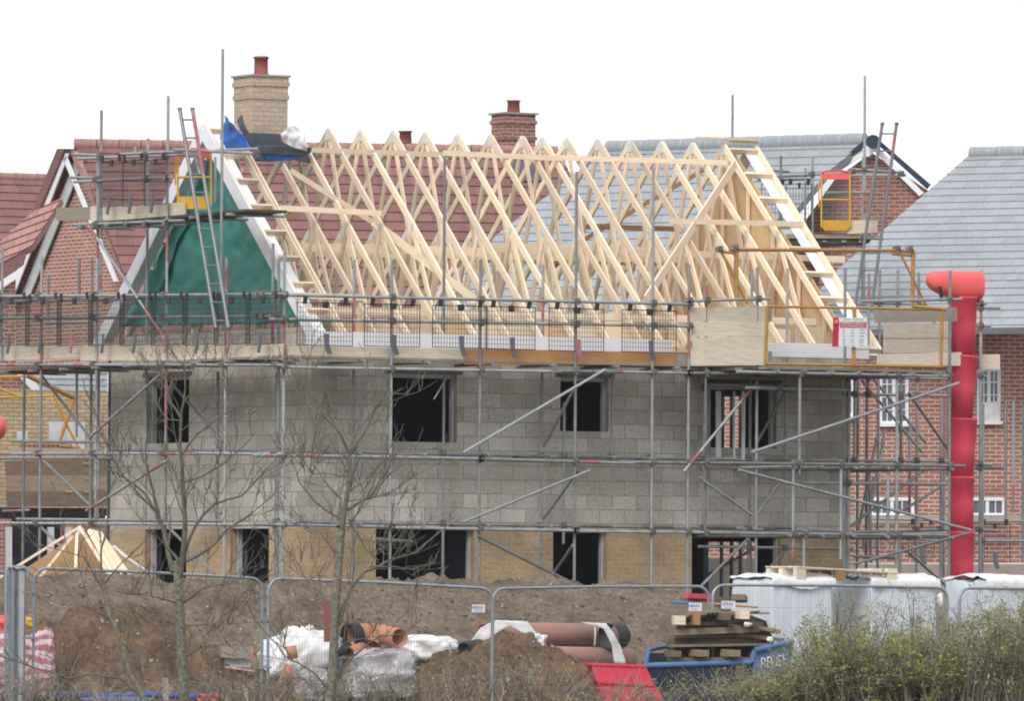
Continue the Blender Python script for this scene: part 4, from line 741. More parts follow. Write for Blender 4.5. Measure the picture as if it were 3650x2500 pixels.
for k, (x0, y0, x1, y1, L) in enumerate(((176, 1503, 238, 1572, 'large square grey board stood against the buff wall'), (240, 1504, 302, 1600, 'tall grey board beside the large square one against the buff wall'), (62, 1538, 98, 1570, 'small grey board leaning against the buff wall near the orange hopper'), (385, 1490, 398, 1590, 'narrow blue grey board next to the block house corner'))):
    fb = Plane(P(x0, y1, 140), hdir(18), UP); MB().pslab(fb, [(x0, y0), (x1, y0), (x1, y1), (x0, y1)], .04).build('insulation_board', 'slate' if 0 else 'closer', None, L, 'board')
YG = T('pallet_gate', 'yellow pallet gate frame with a rusty top bar at lower left, before the buff wall', 'gate', P(240, 1500, 134)); yp = Plane(P(240, 1500, 133.6), hdir(35), UP)
for a, b_, mt, r in (((95, 1338), (263, 1418), 'rust', .045), ((265, 1418), (213, 1572), 'yrust', .035), ((188, 1400), (240, 1520), 'yellow', .025), ((240, 1520), (282, 1600), 'yellow', .025), ((-20, 1380), (80, 1417), 'yellow', .022), ((-20, 1345), (110, 1341), 'yellow', .02), ((-20, 1418), (200, 1411), 'yellow', .02), ((215, 1590), (280, 1600), 'yrust', .03)): seg(yp, a, b_, mt, 'gate_bar', YG, r)
# D: slate roofed house centre right with white edged gable
HD = T('slate_house', 'slate roofed brick house with a white edged gable behind the loading bay', 'house', P(2900, 2300, 155))
p1 = P(3110, 500, 150); p0 = onZ(2168, 528, p1.z); rd = roofplane(p0, p1, 38)
tiles('roof', 'slate', rd, pk(rd, [(1560, 1080), (1540, 1260), (2830, 1260), (2850, 720), (3090, 520), (3070, 506), (2168, 530), (2103, 577), (1822, 812)][::-1] if 0 else [(2168, 530), (3085, 506), (2945, 620), (2830, 760), (2830, 1280), (1450, 1280), (1450, 1120), (1745, 860)]), .27, .018, HD)
ridge(p0, p1+(p0-p1).normalized()*.15, 'slate', HD, .15)
MB().tube(P(3112, 505, 149.6), P(3112, 505, 149.3), .14, 18).build('ridge_end', 'navy', HD)
gd = Plane(p1+UP*-.1, hdir(-15), UP)
MB().slab(gd, pk(gd, [(3105, 545), (3320, 690), (3320, 1500), (2840, 1500), (2840, 830), (2975, 640)]), .2, 0).build('gable_wall', 'redd', HD)
def bg2(a, b_, c_, d_, mt, nm, c=.2, t=.04): MB().slab(gd, pk(gd, [a, b_, c_, d_]), t, c).build(nm, mt, HD)
bg2((3098, 520), (3105, 545), (3000, 610), (2975, 612), 'white', 'bargeboard'); bg2((3100, 518), (3128, 518), (3300, 690), (3284, 700), 'white', 'bargeboard'); bg2((3075, 520), (3140, 520), (3108, 560), (3095, 560), 'white', 'bargeboard', .23)
bg2((3085, 505), (3098, 520), (2975, 608), (2962, 606), 'navy', 'verge', .24, .06); bg2((3118, 500), (3140, 500), (3325, 660), (3312, 676), 'navy', 'verge', .24, .06)
MB().slab(gd, pk(gd, [(2950, 950), (3060, 900), (3060, 1200), (2900, 1200)]), .1, .5).build('porch_wall', 'red', HD)
dw = Plane(rd.at(2800, 1270), (p1-p0).normalized(), UP); MB().pslab(dw, [(1400, 1270), (3000, 1240), (3000, 2400), (1400, 2400)], .2, -.3).build('front_wall', 'red', HD)
# E: slate hipped house at the right
HE = T('slate_house', 'red brick house with a big plain grey slate hipped roof, filling the right edge', 'house', P(3400, 2300, 142))
p0 = P(3462, 548, 146); p1 = onZ(3760, 541, p0.z); re_ = roofplane(p0, p1, 33)
tiles('roof', 'slate', re_, pk(re_, [(3462, 548), (3760, 543), (3760, 1168), (2960, 1178), (2885, 1080), (2990, 960)]), .27, .018, HE); ridge(p0, p1, 'slate', HE, .13)
fe = Plane(P(3400, 1500, 141.5), hdir(4), UP)
def efl(px, mt, nm, t=.04, c=0, par=None): return MB().slab(fe, pk(fe, px), t, c).build(nm, mt, par or HE)
efl([(2990, 1180), (3760, 1188), (3760, 2010), (2990, 2010)], 'red', 'front_wall', .2); efl([(2960, 1172), (3760, 1160), (3760, 1170), (2960, 1182)], 'navy', 'gutter', .15, .5); efl([(2960, 1183), (3760, 1171), (3760, 1184), (2960, 1194)], 'white', 'fascia', .05, .42)
efl([(2990, 2012), (3760, 2012), (3760, 2200), (2990, 2200)], 'concrete', 'plinth', .2, .3); efl([(2990, 1838), (3760, 1838), (3760, 1866), (2990, 1868)], 'boardg', 'string_board', .05, .5)
def window(x0, y0, x1, y1, cols, rows_, lint, sheet=None):
    W = efl([(x0, y0), (x1, y0), (x1, y1), (x0, y1)], 'glass', 'window', .02, .005); b = MB(); e = 6
    for k in range(cols+1): x = x0+(x1-x0)*k/cols; ww = e if k in (0, cols) or k == cols//2 else 1.8; b.pslab(fe, [(x-ww, y0), (x+ww, y0), (x+ww, y1), (x-ww, y1)], .06, .04)
    for k in range(rows_+1): y = y0+(y1-y0)*k/rows_; ww = e if k in (0, rows_) else 1.8; b.pslab(fe, [(x0, y-ww), (x1, y-ww), (x1, y+ww), (x0, y+ww)], .06, .05)
    b.build('window_frame', 'white', W); MB().pslab(fe, [(x0-10, y1+3), (x1+10, y1+3), (x1+10, y1+14), (x0-10, y1+14)], .12, .12).build('window_sill', 'white', W)
    if lint: MB().pslab(fe, [(x0-4, y0-lint), (x1+4, y0-lint), (x1+4, y0-5), (x0-4, y0-5)], .05, .02).build('lintel', 'redd', W)
    if sheet: MB().pslab(fe, [(x0-4, sheet), (x1, sheet-6), (x1+2, y1+8), (x0+5, y1+16)], .01, .08).build('protective_sheet', 'bag', W)
window(3138, 1325, 3232, 1508, 4, 4, 0); window(3488, 1318, 3560, 1500, 4, 4, 60, 1438); window(3105, 1780, 3252, 1836, 4, 1, 45); window(3460, 1780, 3577, 1836, 4, 1, 45); window(3010, 1330, 3040, 1480, 2, 4, 0)
# scaffold of the right hand house, ladder and gate by its gable
Dd = Scaf('scaffold platform by the white edged gable at upper right, with a tall ladder', P(3000, 900, 146)); pd = Plane(P(3080, 700, 140), hdir(6), UP); pdi = Plane(P(3080, 700, 141.2), hdir(6), UP)
for x, y0, y1, pl in ((3081, 270, 1090, pd), (2896, 560, 870, pd), (2783, 555, 830, pd), (2611, 338, 490, pdi), (3075, 560, 1090, pdi), (2870, 600, 860, pdi)): Dd.std(pl, x, y0, y1, 'tubel' if x == 3081 else 'tube', red=[(.4, .5)] if x == 3081 else ())
for a, b_, pl, mt in (((2690, 632), (2905, 624), pd, 'tube'), ((2700, 640), (2900, 638), pdi, 'tube'), ((2890, 622), (3035, 614), pd, 'tubel'), ((3025, 602), (3220, 615), pd, 'tube'), ((3035, 625), (3230, 624), pdi, 'tubel'), ((2940, 687), (3115, 685), pd, 'tubel'), ((2755, 608), (2815, 612), pdi, 'tube'), ((3050, 848), (3150, 852), pd, 'tube')): Dd.led(a, b_, pl, mt, cp=False)
Dd.boards(pd, [(3025, 788), (3128, 782), (3124, 830), (3020, 834)], c=.05); Dd.boards(pd, [(2810, 834), (3080, 838), (3080, 850), (2810, 850)], 'boardg', name='deck_board', t=.9); Dd.boards(pd, [(2815, 852), (3105, 850), (3100, 866), (2815, 872)], 'boardd', name='deck_board', t=1.1, c=-.05)
for x in (2860, 2930, 3000, 3060): Dd.led((x, 862), (x+16, 862), pd, 'tube', 'transom', cp=False)
for x, y in ((2896, 622), (3081, 606), (3040, 612), (3180, 614), (3075, 850), (2896, 850), (3215, 620)): coupler(pd.at(x, y), Dd.root)
guard(Plane(pd.o+pd.n*.06, pd.u, pd.v), 2715, 2800, 655, 815, 'black mesh brick guard one away from the yellow gate at upper right', 'brick guards on the upper right platform', .06); guard(Plane(pd.o+pd.n*.08, pd.u, pd.v), 2805, 2892, 655, 815, 'black mesh brick guard next to the yellow gate at upper right', 'brick guards on the upper right platform', .06)
lgate(Plane(pd.o+pd.n*.1, pd.u, pd.v), 2928, 3030, 618, 822, 712, 785, 'yellow ladder gate with red top and rounded foot in front of the brick gable')
lad = Plane(pd.o+pd.n*.3, pd.u, pd.v)
ladder(lad, (3145, 440), (3045, 1110), (3196, 440), (3105, 1110), 'long grey ladder rising above the white edged gable at upper right', 11, red=[(.05, .17)])
Ee = Scaf('low scaffold along the right hand brick house at the right edge', P(3580, 1900, 138)); pe = Plane(P(3580, 1850, 138), hdir(4), UP)
for x, y0, y1, red in ((3585, 1430, 1850, ()), (3612, 1432, 1830, [(.1, .25)]), (3645, 1440, 2000, ())): Ee.std(pe, x, y0, y1, 'tube', red=red)
Ee.led((3450, 1860), (3700, 1858), pe); Ee.led((3110, 1850), (3360, 1856), pe); Ee.led((3020, 1905), (3360, 1930), pe, 'tubel')
guard(Plane(pe.o+pe.n*.1, pe.u, pe.v), 3490, 3600, 1870, 2005, 'black mesh brick guard with a red strap low beside the red chute', 'brick guards at the right hand house', .05)
guard(Plane(pe.o+pe.n*.1, pe.u, pe.v), 3240, 3330, 1868, 1990, 'black mesh brick guard low behind the loading bay tubes', 'brick guards at the right hand house', .05)
# seen through the ground floor opening: a stack of timber and props behind the house
vb = Plane(P(2600, 2000, 127), hdir(0), UP)
MB().pslab(vb, [(2500, 1992), (2715, 1994), (2715, 2200), (2500, 2200)], .5).build('timber_stack', 'board', None, 'pale timber stack seen through the lower right window opening', 'timber')
PR = T('scaffold_props', 'dark scaffold poles standing behind the lower right window opening', 'scaffolding', vb.at(2600, 2200, 1))
for k, x in enumerate((2572, 2608, 2640, 2672)): MB().tube(vb.at(x, 2200, 1+.1*k), vb.at(x, 1300, 1+.1*k), .035).build('standard', 'coup', PR)
MB().tube(vb.at(2505, 2060, .9), vb.at(2690, 1955, .9), .0245).build('brace', 'tube', PR); MB().tube(vb.at(2500, 1948, .9), vb.at(2710, 1950, .9), .03).build('ledger', 'tube', PR)
for x0, x1, y0, y1, L in ((2552, 2570, 1395, 1640, 'tall pale board leaning inside the upper right window opening'), (2614, 2621, 1395, 1640, 'narrow pale upright seen inside the upper right window opening'), (2644, 2655, 1395, 1640, 'wider pale upright near the middle of the upper right window opening')): MB().pslab(Plane(P(2600, 1500, 120.4), hdir(10), UP), [(x0, y0), (x1, y0), (x1, y1), (x0, y1)], .03).build('inner_board', 'closer', None, L, 'board')
# ------------------------------------------------------------------ timber roof frame standing on the ground at left
TF = T('porch_roof_frame', 'pale timber pyramid roof frame on the spoil bank at lower left', 'roof frame', P(250, 2070, 115.5))
tf = Plane(P(283, 1875, 115.2), hdir(0), UP); ap = tf.at(283, 1877)
def tbm(a, b_, w_, h_, da, db, mt='timber'): p = P(*a, da); q = P(*b_, db); return MB().beam(p, q, w_, h_, up=FW).build('rafter', mt, TF)
tbm((283, 1880), (-30, 2078), .04, .055, 115.2, 114.2); tbm((275, 1893), (128, 2078), .04, .045, 115.3, 113.8); tbm((275, 1898), (268, 2072), .045, .045, 115.2, 113.6); tbm((287, 1884), (412, 2085), .05, .10, 115.2, 113.6)
for k in range(6): tbm((318+k*8, 1892+k*2), (418+k*11, 2082-k*2), .06, .032, 115.5+k*.06, 114.+k*.06)
b = MB(); b.pslab(Plane(P(283, 1900, 115.9), hdir(-12), UP), [(276, 1905), (20, 2075), (270, 2110), (282, 1905)], .02); b.build('plywood_infill', 'ply', TF); b = MB(); b.pslab(Plane(P(283, 1900, 115.9), hdir(12), UP), [(283, 1900), (283, 2110), (410, 2100), (330, 1965)], .02); b.build('plywood_infill', 'ply', TF)
MB().pslab(Plane(P(283, 1900, 115.1), hdir(0), UP), [(272, 1886), (293, 1886), (290, 1905), (276, 1905)], .006).build('apex_plate', 'nail', TF)
cloth('plastic_strip', [(398, 1948), (440, 1985), (520, 2040)], [(410, 1946), (455, 1985), (545, 2048)], Plane(P(460, 2000, 113.9), hdir(0), UP), 'bag', 'narrow white plastic strip trailing from the timber roof frame', 'plastic sheet', .04, 10, 4)
# ------------------------------------------------------------------ mesh fence
fpl = plY(-14.8)
fm = None
def fence(x0, y0, x1, y1, label, sign=None, pl=fpl, name='mesh_fence', group='wire mesh panels along the front'):
    a0, z0 = pl.ab(x0, y0); a1, z1 = pl.ab(x1, y1); r = .0205; H = 2.0; rc = .17
    f = T(name, label, 'fence', pl.w((a0+a1)/2, min(z0, z1)-H), group)
    top = lambda a: z0+(z1-z0)*(a-a0)/(a1-a0); W = a1-a0; cr_ = W*.08 if W < 2 else rc
    pts = [pl.w(a0, z0-H), pl.w(a0, z0-1), pl.w(a0, z0-cr_)]+[pl.w(a0+cr_*(1-math.cos(t)), z0-cr_*(1-math.sin(t))) for t in (.4, .8, 1.2)]+[pl.w(a0+cr_, z0), pl.w((a0+a1)/2, (z0+z1)/2+.012), pl.w(a1-cr_, z1)]+[pl.w(a1-cr_*(1-math.cos(t)), z1-cr_*(1-math.sin(t))) for t in (1.2, .8, .4)]+[pl.w(a1, z1-cr_), pl.w(a1, z1-1), pl.w(a1, z1-H)]
    MB().path(pts, r, 8).build('frame', 'galv', f); MB().tube(pl.w(a0, z0-H+.1), pl.w(a1, z1-H+.1), r).build('bottom_rail', 'galv', f)
    b = MB(); n = int((a1-a0)/.042)
    for k in range(1, n): a = a0+(a1-a0)*k/n; b.slab(pl, [(a-.001, top(a)-H+.1), (a+.001, top(a)-H+.1), (a+.001, top(a)-.01), (a-.001, top(a)-.01)], .002)
    for z in (.3, .75, 1.2, 1.65): b.slab(pl, [(a0, z0-z-.0015), (a1, z1-z-.0015), (a1, z1-z+.0015), (a0, z0-z+.0015)], .003, .004)
    b.build('wire_mesh', 'wire', f)
    if sign:
        for x, y, ww, hh in (sign,):
            s = MB().pslab(pl, [(x, y), (x+ww, y), (x+ww, y+hh), (x, y+hh)], .004, .03).build('sign', 'signw', f)
            text('HERAS', pl, x+ww/2, y+hh*.38, .062, 'signt', 'lettering', s, .032); MB().pslab(pl, [(x+8, y+hh*.75), (x+ww-10, y+hh*.75), (x+ww-10, y+hh*.82), (x+8, y+hh*.82)], .002, .033).build('small_print', 'signg', s)
    return f
def clips(x, ys):
    for y in ys:
        c = fpl.at(x, y, .03); MB().box((c.x-.09, c.y-.015, c.z-.012), (c.x+.09, c.y+.015, c.z+.018)).build('fence_clip', 'galv', None, f'small {"upper" if y == ys[0] else "lower"} steel fence clip at the joint {J[x]}', 'fence clip', 'clips joining the fence panels')
J = {104: 'beside the stacked panels', 945: 'left of the second tree', 2540: 'above the blue skip'}
fence(-700, 1955, 36, 2040, 'wire fence panel cut off by the left edge, next to the stacked panels')
fence(121, 2028, 935, 2062, 'wire fence panel in front of the dark earth heap, crossed by the first tree')
fence(957, 2064, 1755, 2098, 'wire fence panel in front of the clay fittings and white sacks', (1678, 2157, 47, 28))
fence(1757, 2099, 2526, 2092, 'wire fence panel in front of the wrapped brown pipes and red barrier', (2451, 2151, 46, 29))
fence(2540, 2087, 3378, 2096, 'wire fence panel in front of the skip and white wrapped pallets', (2567, 2144, 50, 28))
fence(3420, 2098, 4200, 2110, 'wire fence panel cut off by the right edge, behind the leafy hedge')
clips(104, (2112, 2277)); clips(945, (2212, 2382)); clips(2540, (2244, 2470))
for k in range(5):
    sp = Plane(P(60, 2100, 98.2+.05*k), hdir(84), UP); x0 = 22+k*13
    fence(x0, 2028-2*k, x0+14+8*(k % 2), 2026, f'wire fence panel seen edge on in the stack at left, {("foremost", "second", "middle", "fourth", "rearmost")[k]} of five', None, sp, group='stacked wire mesh panels')
MB().path([P(22, 2040, 98), P(26, 2022, 98), P(40, 2020, 98), P(60, 2030, 98), P(88, 2024, 98), P(97, 2030, 98), P(97, 2060, 98)], .022, 8).build('fence_hoop', 'galv', None, 'bright galvanised hoop over the top of the stacked fence panels', 'fence hoop')
b = MB()
for x0, x1, mt in ((44, 88, 0),): b.pslab(Plane(P(60, 2300, 98.6), hdir(10), UP), [(x0, 2040), (x1, 2040), (x1-8, 2520), (x0-8, 2520)], .1)
b.build('stacked_fence_mesh', 'closer', None, 'dense grey mesh edges of the stacked fence panels', 'fence')
# ------------------------------------------------------------------ goods on the ground
def pipe(name, a, b_, da, db, r, mt, label=None, cat='pipe', group=None, parent=None, wall_=.012, ribs=0):
    p = P(*a, da); q = P(*b_, db); ax = q-p; L = ax.length
    if ribs: prof = [(L*k/ribs/2, r if k % 2 else r*.88) for k in range(ribs*2+1)]
    else: prof = [(0, r), (L, r)]
    prof = [(L*.98, r-wall_*2), (.0, r-wall_)]+prof+[(L, r-wall_)]
    return MB().lathe(p, ax, prof, 26).build(name, mt, parent, label, cat if not parent else None, group)
pipe('large_pipe', (1768, 2262), (2190, 2268), 104.8, 106.5, .168, 'bpipe', 'upper brown pipe of the bundle, its open mouth facing left', group='wrapped brown pipes')
pipe('large_pipe', (1722, 2262), (2150, 2266), 105.6, 107.3, .150, 'bpipe', 'brown pipe half hidden behind the upper pipe, left end covered by plastic', group='wrapped brown pipes')
pipe('large_pipe', (1900, 2345), (2240, 2352), 104.4, 106.2, .16, 'bpipe', 'lower brown pipe of the bundle, behind the red barrier', group='wrapped brown pipes')
pipe('pipe_coupling', (2168, 2270), (2208, 2270), 105.6, 105.9, .19, 'black', 'black ribbed coupling on the right end of the upper brown pipe', 'coupling', ribs=3)
pipe('black_duct', (1653, 2315), (1722, 2300), 103.8, 104.4, .095, 'black', 'short black duct lying by the left end of the brown pipes', 'duct')
c2 = Plane(P(1800, 2270, 104.3), hdir(8), UP)
cloth('plastic_sheet', [(1768, 2212), (1712, 2240), (1668, 2300), (1660, 2318)], [(1880, 2218), (1810, 2235), (1722, 2290), (1712, 2318)], c2, 'bag', 'white plastic sheet draped over the left end of the brown pipes', 'plastic sheet', .05, 16, 18)
cloth('plastic_sheet', [(1790, 2213), (1850, 2250), (1900, 2290)], [(1880, 2217), (1915, 2262), (1940, 2300)], c2, 'bag', 'twisted white plastic tail falling across the upper brown pipe', 'plastic sheet', .05, 16, 10)
blob('plastic_sheet', 1925, 2284, .09, .09, 104.2, 'bag', 'knotted lump of white plastic in front of the brown pipes', 'plastic sheet', lump=.7, seed=4)
cloth('plastic_sheet', [(2070, 2219), (2150, 2240), (2180, 2300), (2190, 2368)], [(2160, 2224), (2188, 2260), (2215, 2310), (2232, 2370)], c2, 'bag', 'white plastic band draped over the right end of the brown pipes', 'plastic sheet', .04, 16, 12)
cloth('plastic_strip', [(2117, 2222), (2119, 2265), (2117, 2306)], [(2123, 2222), (2124, 2265), (2121, 2306)], c2, 'bag', 'thin white strap hanging over the upper brown pipe', 'plastic sheet', .01, 8, 3)
# clay fittings and sacks
blob('white_sack', 1075, 2375, .52, .48, 104.6, 'bag', 'large crumpled white plastic sack under the clay fittings, left of the tree', 'sack', lump=.45, seed=1, group='white plastic sacks')
blob('white_sack', 1165, 2330, .36, .25, 104.8, 'bag', 'white plastic sack heaped directly behind the second tree trunk', 'sack', lump=.5, seed=5, group='white plastic sacks')
blob('white_sack', 1530, 2318, .42, .22, 105.2, 'bag', 'smooth white plastic sack right of the clay fittings', 'sack', lump=.25, seed=9, group='white plastic sacks')
blob('white_sack', 985, 2400, .2, .28, 104, 'bag', 'narrow white plastic sack at the joint of two fence panels', 'sack', lump=.55, seed=12, group='white plastic sacks')
blob('wrapped_bundle', 1370, 2370, .40, .21, 103.9, 'wrapg', 'upper bundle of brown fittings in clear grey shrink wrap', 'bundle', lump=.3, seed=3, sq=3.5, group='shrink wrapped bundles')
blob('wrapped_bundle', 1365, 2445, .48, .24, 103.6, 'wrapg', 'lower bundle of dark coils in clear grey shrink wrap', 'bundle', lump=.3, seed=6, sq=3.5, group='shrink wrapped bundles')
blob('wrapped_bundle', 1110, 2455, .26, .24, 103.6, 'wrapg', 'grey shrink wrapped bundle left of the second tree trunk', 'bundle', lump=.35, seed=8, sq=3, group='shrink wrapped bundles')
pipe('clay_fitting', (1268, 2268), (1335, 2262), 104.6, 104.9, .155, 'clay', 'big orange clay socket with a black ring, on top of the white sacks', group='clay fittings')
pipe('pipe_coupling', (1240, 2270), (1272, 2268), 104.5, 104.6, .19, 'black', 'black ribbed ring around the big orange clay socket', 'coupling', ribs=3)
pipe('clay_fitting', (1425, 2275), (1345, 2262), 104.2, 104.7, .13, 'clay', 'orange clay pipe end with its brown mouth facing right', group='clay fittings')
MB().path([P(1330, 2300, 104.5), P(1350, 2265, 104.6), P(1375, 2250, 104.7)], .1, 14).build('clay_fitting', 'clay', None, 'orange clay bend between the socket and the pipe end', 'pipe', 'clay fittings')
pipe('clay_fitting', (1245, 2330), (1290, 2312), 104.1, 104.4, .085, 'clay', 'small orange clay fitting below the big socket', group='clay fittings')
pipe('clay_fitting', (1036, 2305), (1044, 2350), 103.7, 103.7, .075, 'clay', 'upright orange clay pipe piece between white sacks', group='clay fittings'); pipe('clay_fitting', (1030, 2370), (1018, 2440), 103.6, 103.6, .065, 'clay', 'leaning orange clay pipe piece lower down among the white sacks', group='clay fittings')
pipe('black_duct', (1200, 2330), (1245, 2315), 104.0, 104.2, .06, 'black', 'short black tube end lying beside the second tree', 'duct')
MB().beam(P(1165, 2140, 103.6), P(1168, 2290, 103.6), .1, .1, up=FW).build('marker_post', 'clay' if 0 else 'pot', None, 'square red marker post rising behind the white sacks', 'post')
MB().beam(P(895, 2305, 101.8), P(905, 2370, 101.8), .04, .03, up=FW).build('marker_post', 'clay', None, 'thin orange peg beside the grey slabs', 'post')
# grey slabs, tape, pegs, ducts
sb = Plane(P(840, 2330, 102.3), hdir(6), UP)
MB().pslab(sb, [(788, 2308), (900, 2310), (898, 2350), (788, 2346)], .5).build('concrete_slab', 'concrete', None, 'light grey concrete block behind the first fence panel', 'block'); MB().pslab(sb, [(800, 2352), (900, 2354), (896, 2382), (806, 2380)], .4, -.1).build('concrete_slab', 'closer', None, 'darker grey slab under the light grey concrete block', 'block')
cloth('barrier_tape', [(803, 2376), (804, 2384)], [(908, 2392), (908, 2398)], Plane(P(840, 2380, 101.4), hdir(0), UP), 'tape', 'red and white barrier tape sagging below the grey slabs', 'tape', .02, 3, 16)
for k, (x, y, h_, L) in enumerate(((340, 2450, 60, 'grey wooden peg in front of the left part of the blue duct'), (590, 2418, 70, 'tall grey wooden peg just left of the first tree trunk'), (875, 2440, 50, 'pale wooden peg at the foot of the second fence panel'))): MB().beam(P(x, y+h_+20, 97.4), P(x, y, 97.4), .07, .03, up=FW).build('wooden_peg', 'boardg', None, L, 'peg', 'wooden pegs')
pp = [P(x, 2482+3*math.sin(x*.02), 99.2) for x in range(170, 700, 3)]
MB().path(pp, [.052 if k % 2 else .043 for k in range(len(pp))], 10).build('corrugated_duct', 'bluepipe', None, 'long blue corrugated duct along the bottom left', 'duct'); pp = [P(x, 2484+2*math.sin(x*.02), 99.6) for x in range(690, 785, 3)]
MB().path(pp, [.06 if k % 2 else .05 for k in range(len(pp))], 10).build('corrugated_duct', 'bluepipe', None, 'short blue corrugated duct right of the first tree trunk', 'duct')
for k, (x, L) in enumerate(((712, 'left'), (735, 'middle'), (762, 'right'))): pipe('duct_cap', (x, 2490), (x+12, 2486), 98.8, 98.9, .045, 'orpl', f'small orange cap at the end of the blue duct, {L} of three', 'cap', 'orange duct caps')
blob('dark_tray', 420, 2502, .5, .06, 98.6, 'strap', 'dark rounded tray edge below the blue duct', 'tray', sq=4, lump=.05)
# striped sacks at left
blob('striped_sack', 20, 2390, .53, .5, 101.5, 'stripe', 'large red and white striped sack behind the stacked fence panels', 'sack', lump=.22, seed=2, sq=3.2, group='striped sacks'); blob('striped_sack', 150, 2370, .17, .42, 101.0, 'stripe', 'red and white sack corner poking out right of the stacked panels', 'sack', lump=.3, seed=7, sq=3, group='striped sacks')
blob('orange_sack', 10, 2225, .3, .12, 101.7, 'orpl', 'orange and white sack lying on the striped sacks', 'sack', lump=.5, seed=5); blob('orange_sack', 98, 2222, .09, .07, 101.3, 'yellow', 'small orange bag corner right of the stacked panels', 'sack', lump=.5, seed=6)
# red barrier
RB = T('plastic_barrier', 'red plastic road barrier leaning at the foot of the skip', 'barrier', P(2250, 2520, 102))
rp = Plane(P(2250, 2420, 102.2), hdir(10), UP)
q = [(2095, 2366), (2300, 2374), (2330, 2440), (2340, 2452), (2362, 2490), (2358, 2560), (2170, 2560), (2135, 2440), (2125, 2430), (2110, 2376)]
MB().pslab(rp, q, .35).build('body', 'redpl', RB); MB().pslab(rp, [(2094, 2364), (2302, 2372), (2302, 2380), (2094, 2373)], .38, .02).build('top_lip', 'redpl', RB); MB().pslab(rp, [(2138, 2428), (2328, 2438), (2333, 2448), (2138, 2437)], .1, .04).build('step', 'redpl', RB)
MB().pslab(rp, [(2150, 2450), (2335, 2460), (2350, 2500), (2345, 2560), (2180, 2560)], .05, .03).build('lower_panel', 'redpl', RB)
# skip
SK = T('skip', 'blue skip with white letters, heaped with old pallets and timber', 'skip', P(2550, 2520, 102))
s0 = Plane(P(2550, 2400, 102.6), hdir(8), UP); s1 = Plane(P(2550, 2400, 104.4), hdir(8), UP)
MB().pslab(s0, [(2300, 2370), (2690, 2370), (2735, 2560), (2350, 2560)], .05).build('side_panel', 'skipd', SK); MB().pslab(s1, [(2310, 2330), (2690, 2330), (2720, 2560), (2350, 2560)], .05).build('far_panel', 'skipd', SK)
se = Plane(s0.at(2690, 2320), hdir(24), UP); MB().tube(s0.at(2296, 2375), s0.at(2680, 2362), .04).build('rim', 'skip', SK); MB().tube(s0.at(2680, 2362), s0.at(2690, 2320), .04).build('rim', 'skip', SK); MB().tube(s0.at(2690, 2320, .03), se.at(2826, 2288, .03), .04).build('rim', 'skip', SK)
MB().tube(s0.at(2303, 2372), s0.at(2312, 2318), .035).build('rim', 'skip', SK); MB().tube(s0.at(2312, 2318), s1.at(2400, 2303), .03).build('rim', 'skip', SK)
MB().pslab(se, [(2688, 2320), (2826, 2290), (2812, 2430), (2740, 2560), (2712, 2560), (2684, 2380)], .05).build('end_panel', 'skip', SK)
for k, ch_ in enumerate('REUSE'): text(ch_, se, 2722+k*19, 2368-k*3, .22, 'signw', 'lettering', SK, .02, sx=.8)
# pallets and timber heaped in the skip
WD = ['boardg', 'timber2', 'board', 'boardg']
def plank(a, b_, d0, d1, w_, h_, mt, label, grp='waste timber in the skip'): return MB().beam(P(*a, d0), P(*b_, d1), w_, h_, up=UP).build('plank', mt, None, label, 'plank', grp)
rg = random.Random(4); MB().pslab(Plane(P(2550, 2300, 103.4), hdir(4), UP), [(2400, 2360), (2395, 2290), (2420, 2240), (2440, 2205), (2640, 2180), (2730, 2215), (2760, 2290), (2700, 2360)], .8).build('shade_fill', 'boardd', None, 'dark fill added as shade between the planks in the skip', 'shade_fill')  # dark slab added to stand for the shade in the gaps between planks
for k, (x0, x1, y, dy, hp_) in enumerate(((2385, 2700, 2352, -2, 12), (2382, 2745, 2304, -6, 9), (2400, 2742, 2288, -10, 24), (2388, 2690, 2272, -6, 7), (2394, 2700, 2256, -12, 22), (2420, 2670, 2244, -14, 20), (2600, 2762, 2228, 22, 8), (2430, 2640, 2226, -8, 14), (2415, 2700, 2208, -26, 7), (2560, 2680, 2222, -14, 9), (2440, 2560, 2190, -10, 8), (2480, 2740, 2184, 4, 7), (2620, 2790, 2262, 22, 14), (2700, 2775, 2240, 14, 16), (2395, 2470, 2236, 4, 10))):
    plank((x0, y), (x1, y+dy), 102.7+rg.random()*.5, 102.9+rg.random()*.5, rg.uniform(.3, .6), hp_/262, 'waste', ('lowest grey brown plank on the skip rim', 'thin dark plank under the lowest wide one in the skip', 'lowest wide plank lying across the skip heap', 'thin plank between the two wide lower ones in the skip', 'second wide plank up in the skip heap', 'third wide plank up in the skip heap', 'long thin board tilting down to the right off the skip heap', 'plank in the middle of the skip heap under the pale block ends', 'thin board carrying the upper blocks of the skip heap', 'short plank in the upper middle of the skip heap', 'short thin board near the top left of the skip heap', 'topmost thin board of the skip heap', 'broken plank end pointing down at the right of the skip heap', 'short stub of plank at the right of the skip heap', 'short stub of plank at the left edge of the skip heap')[k])
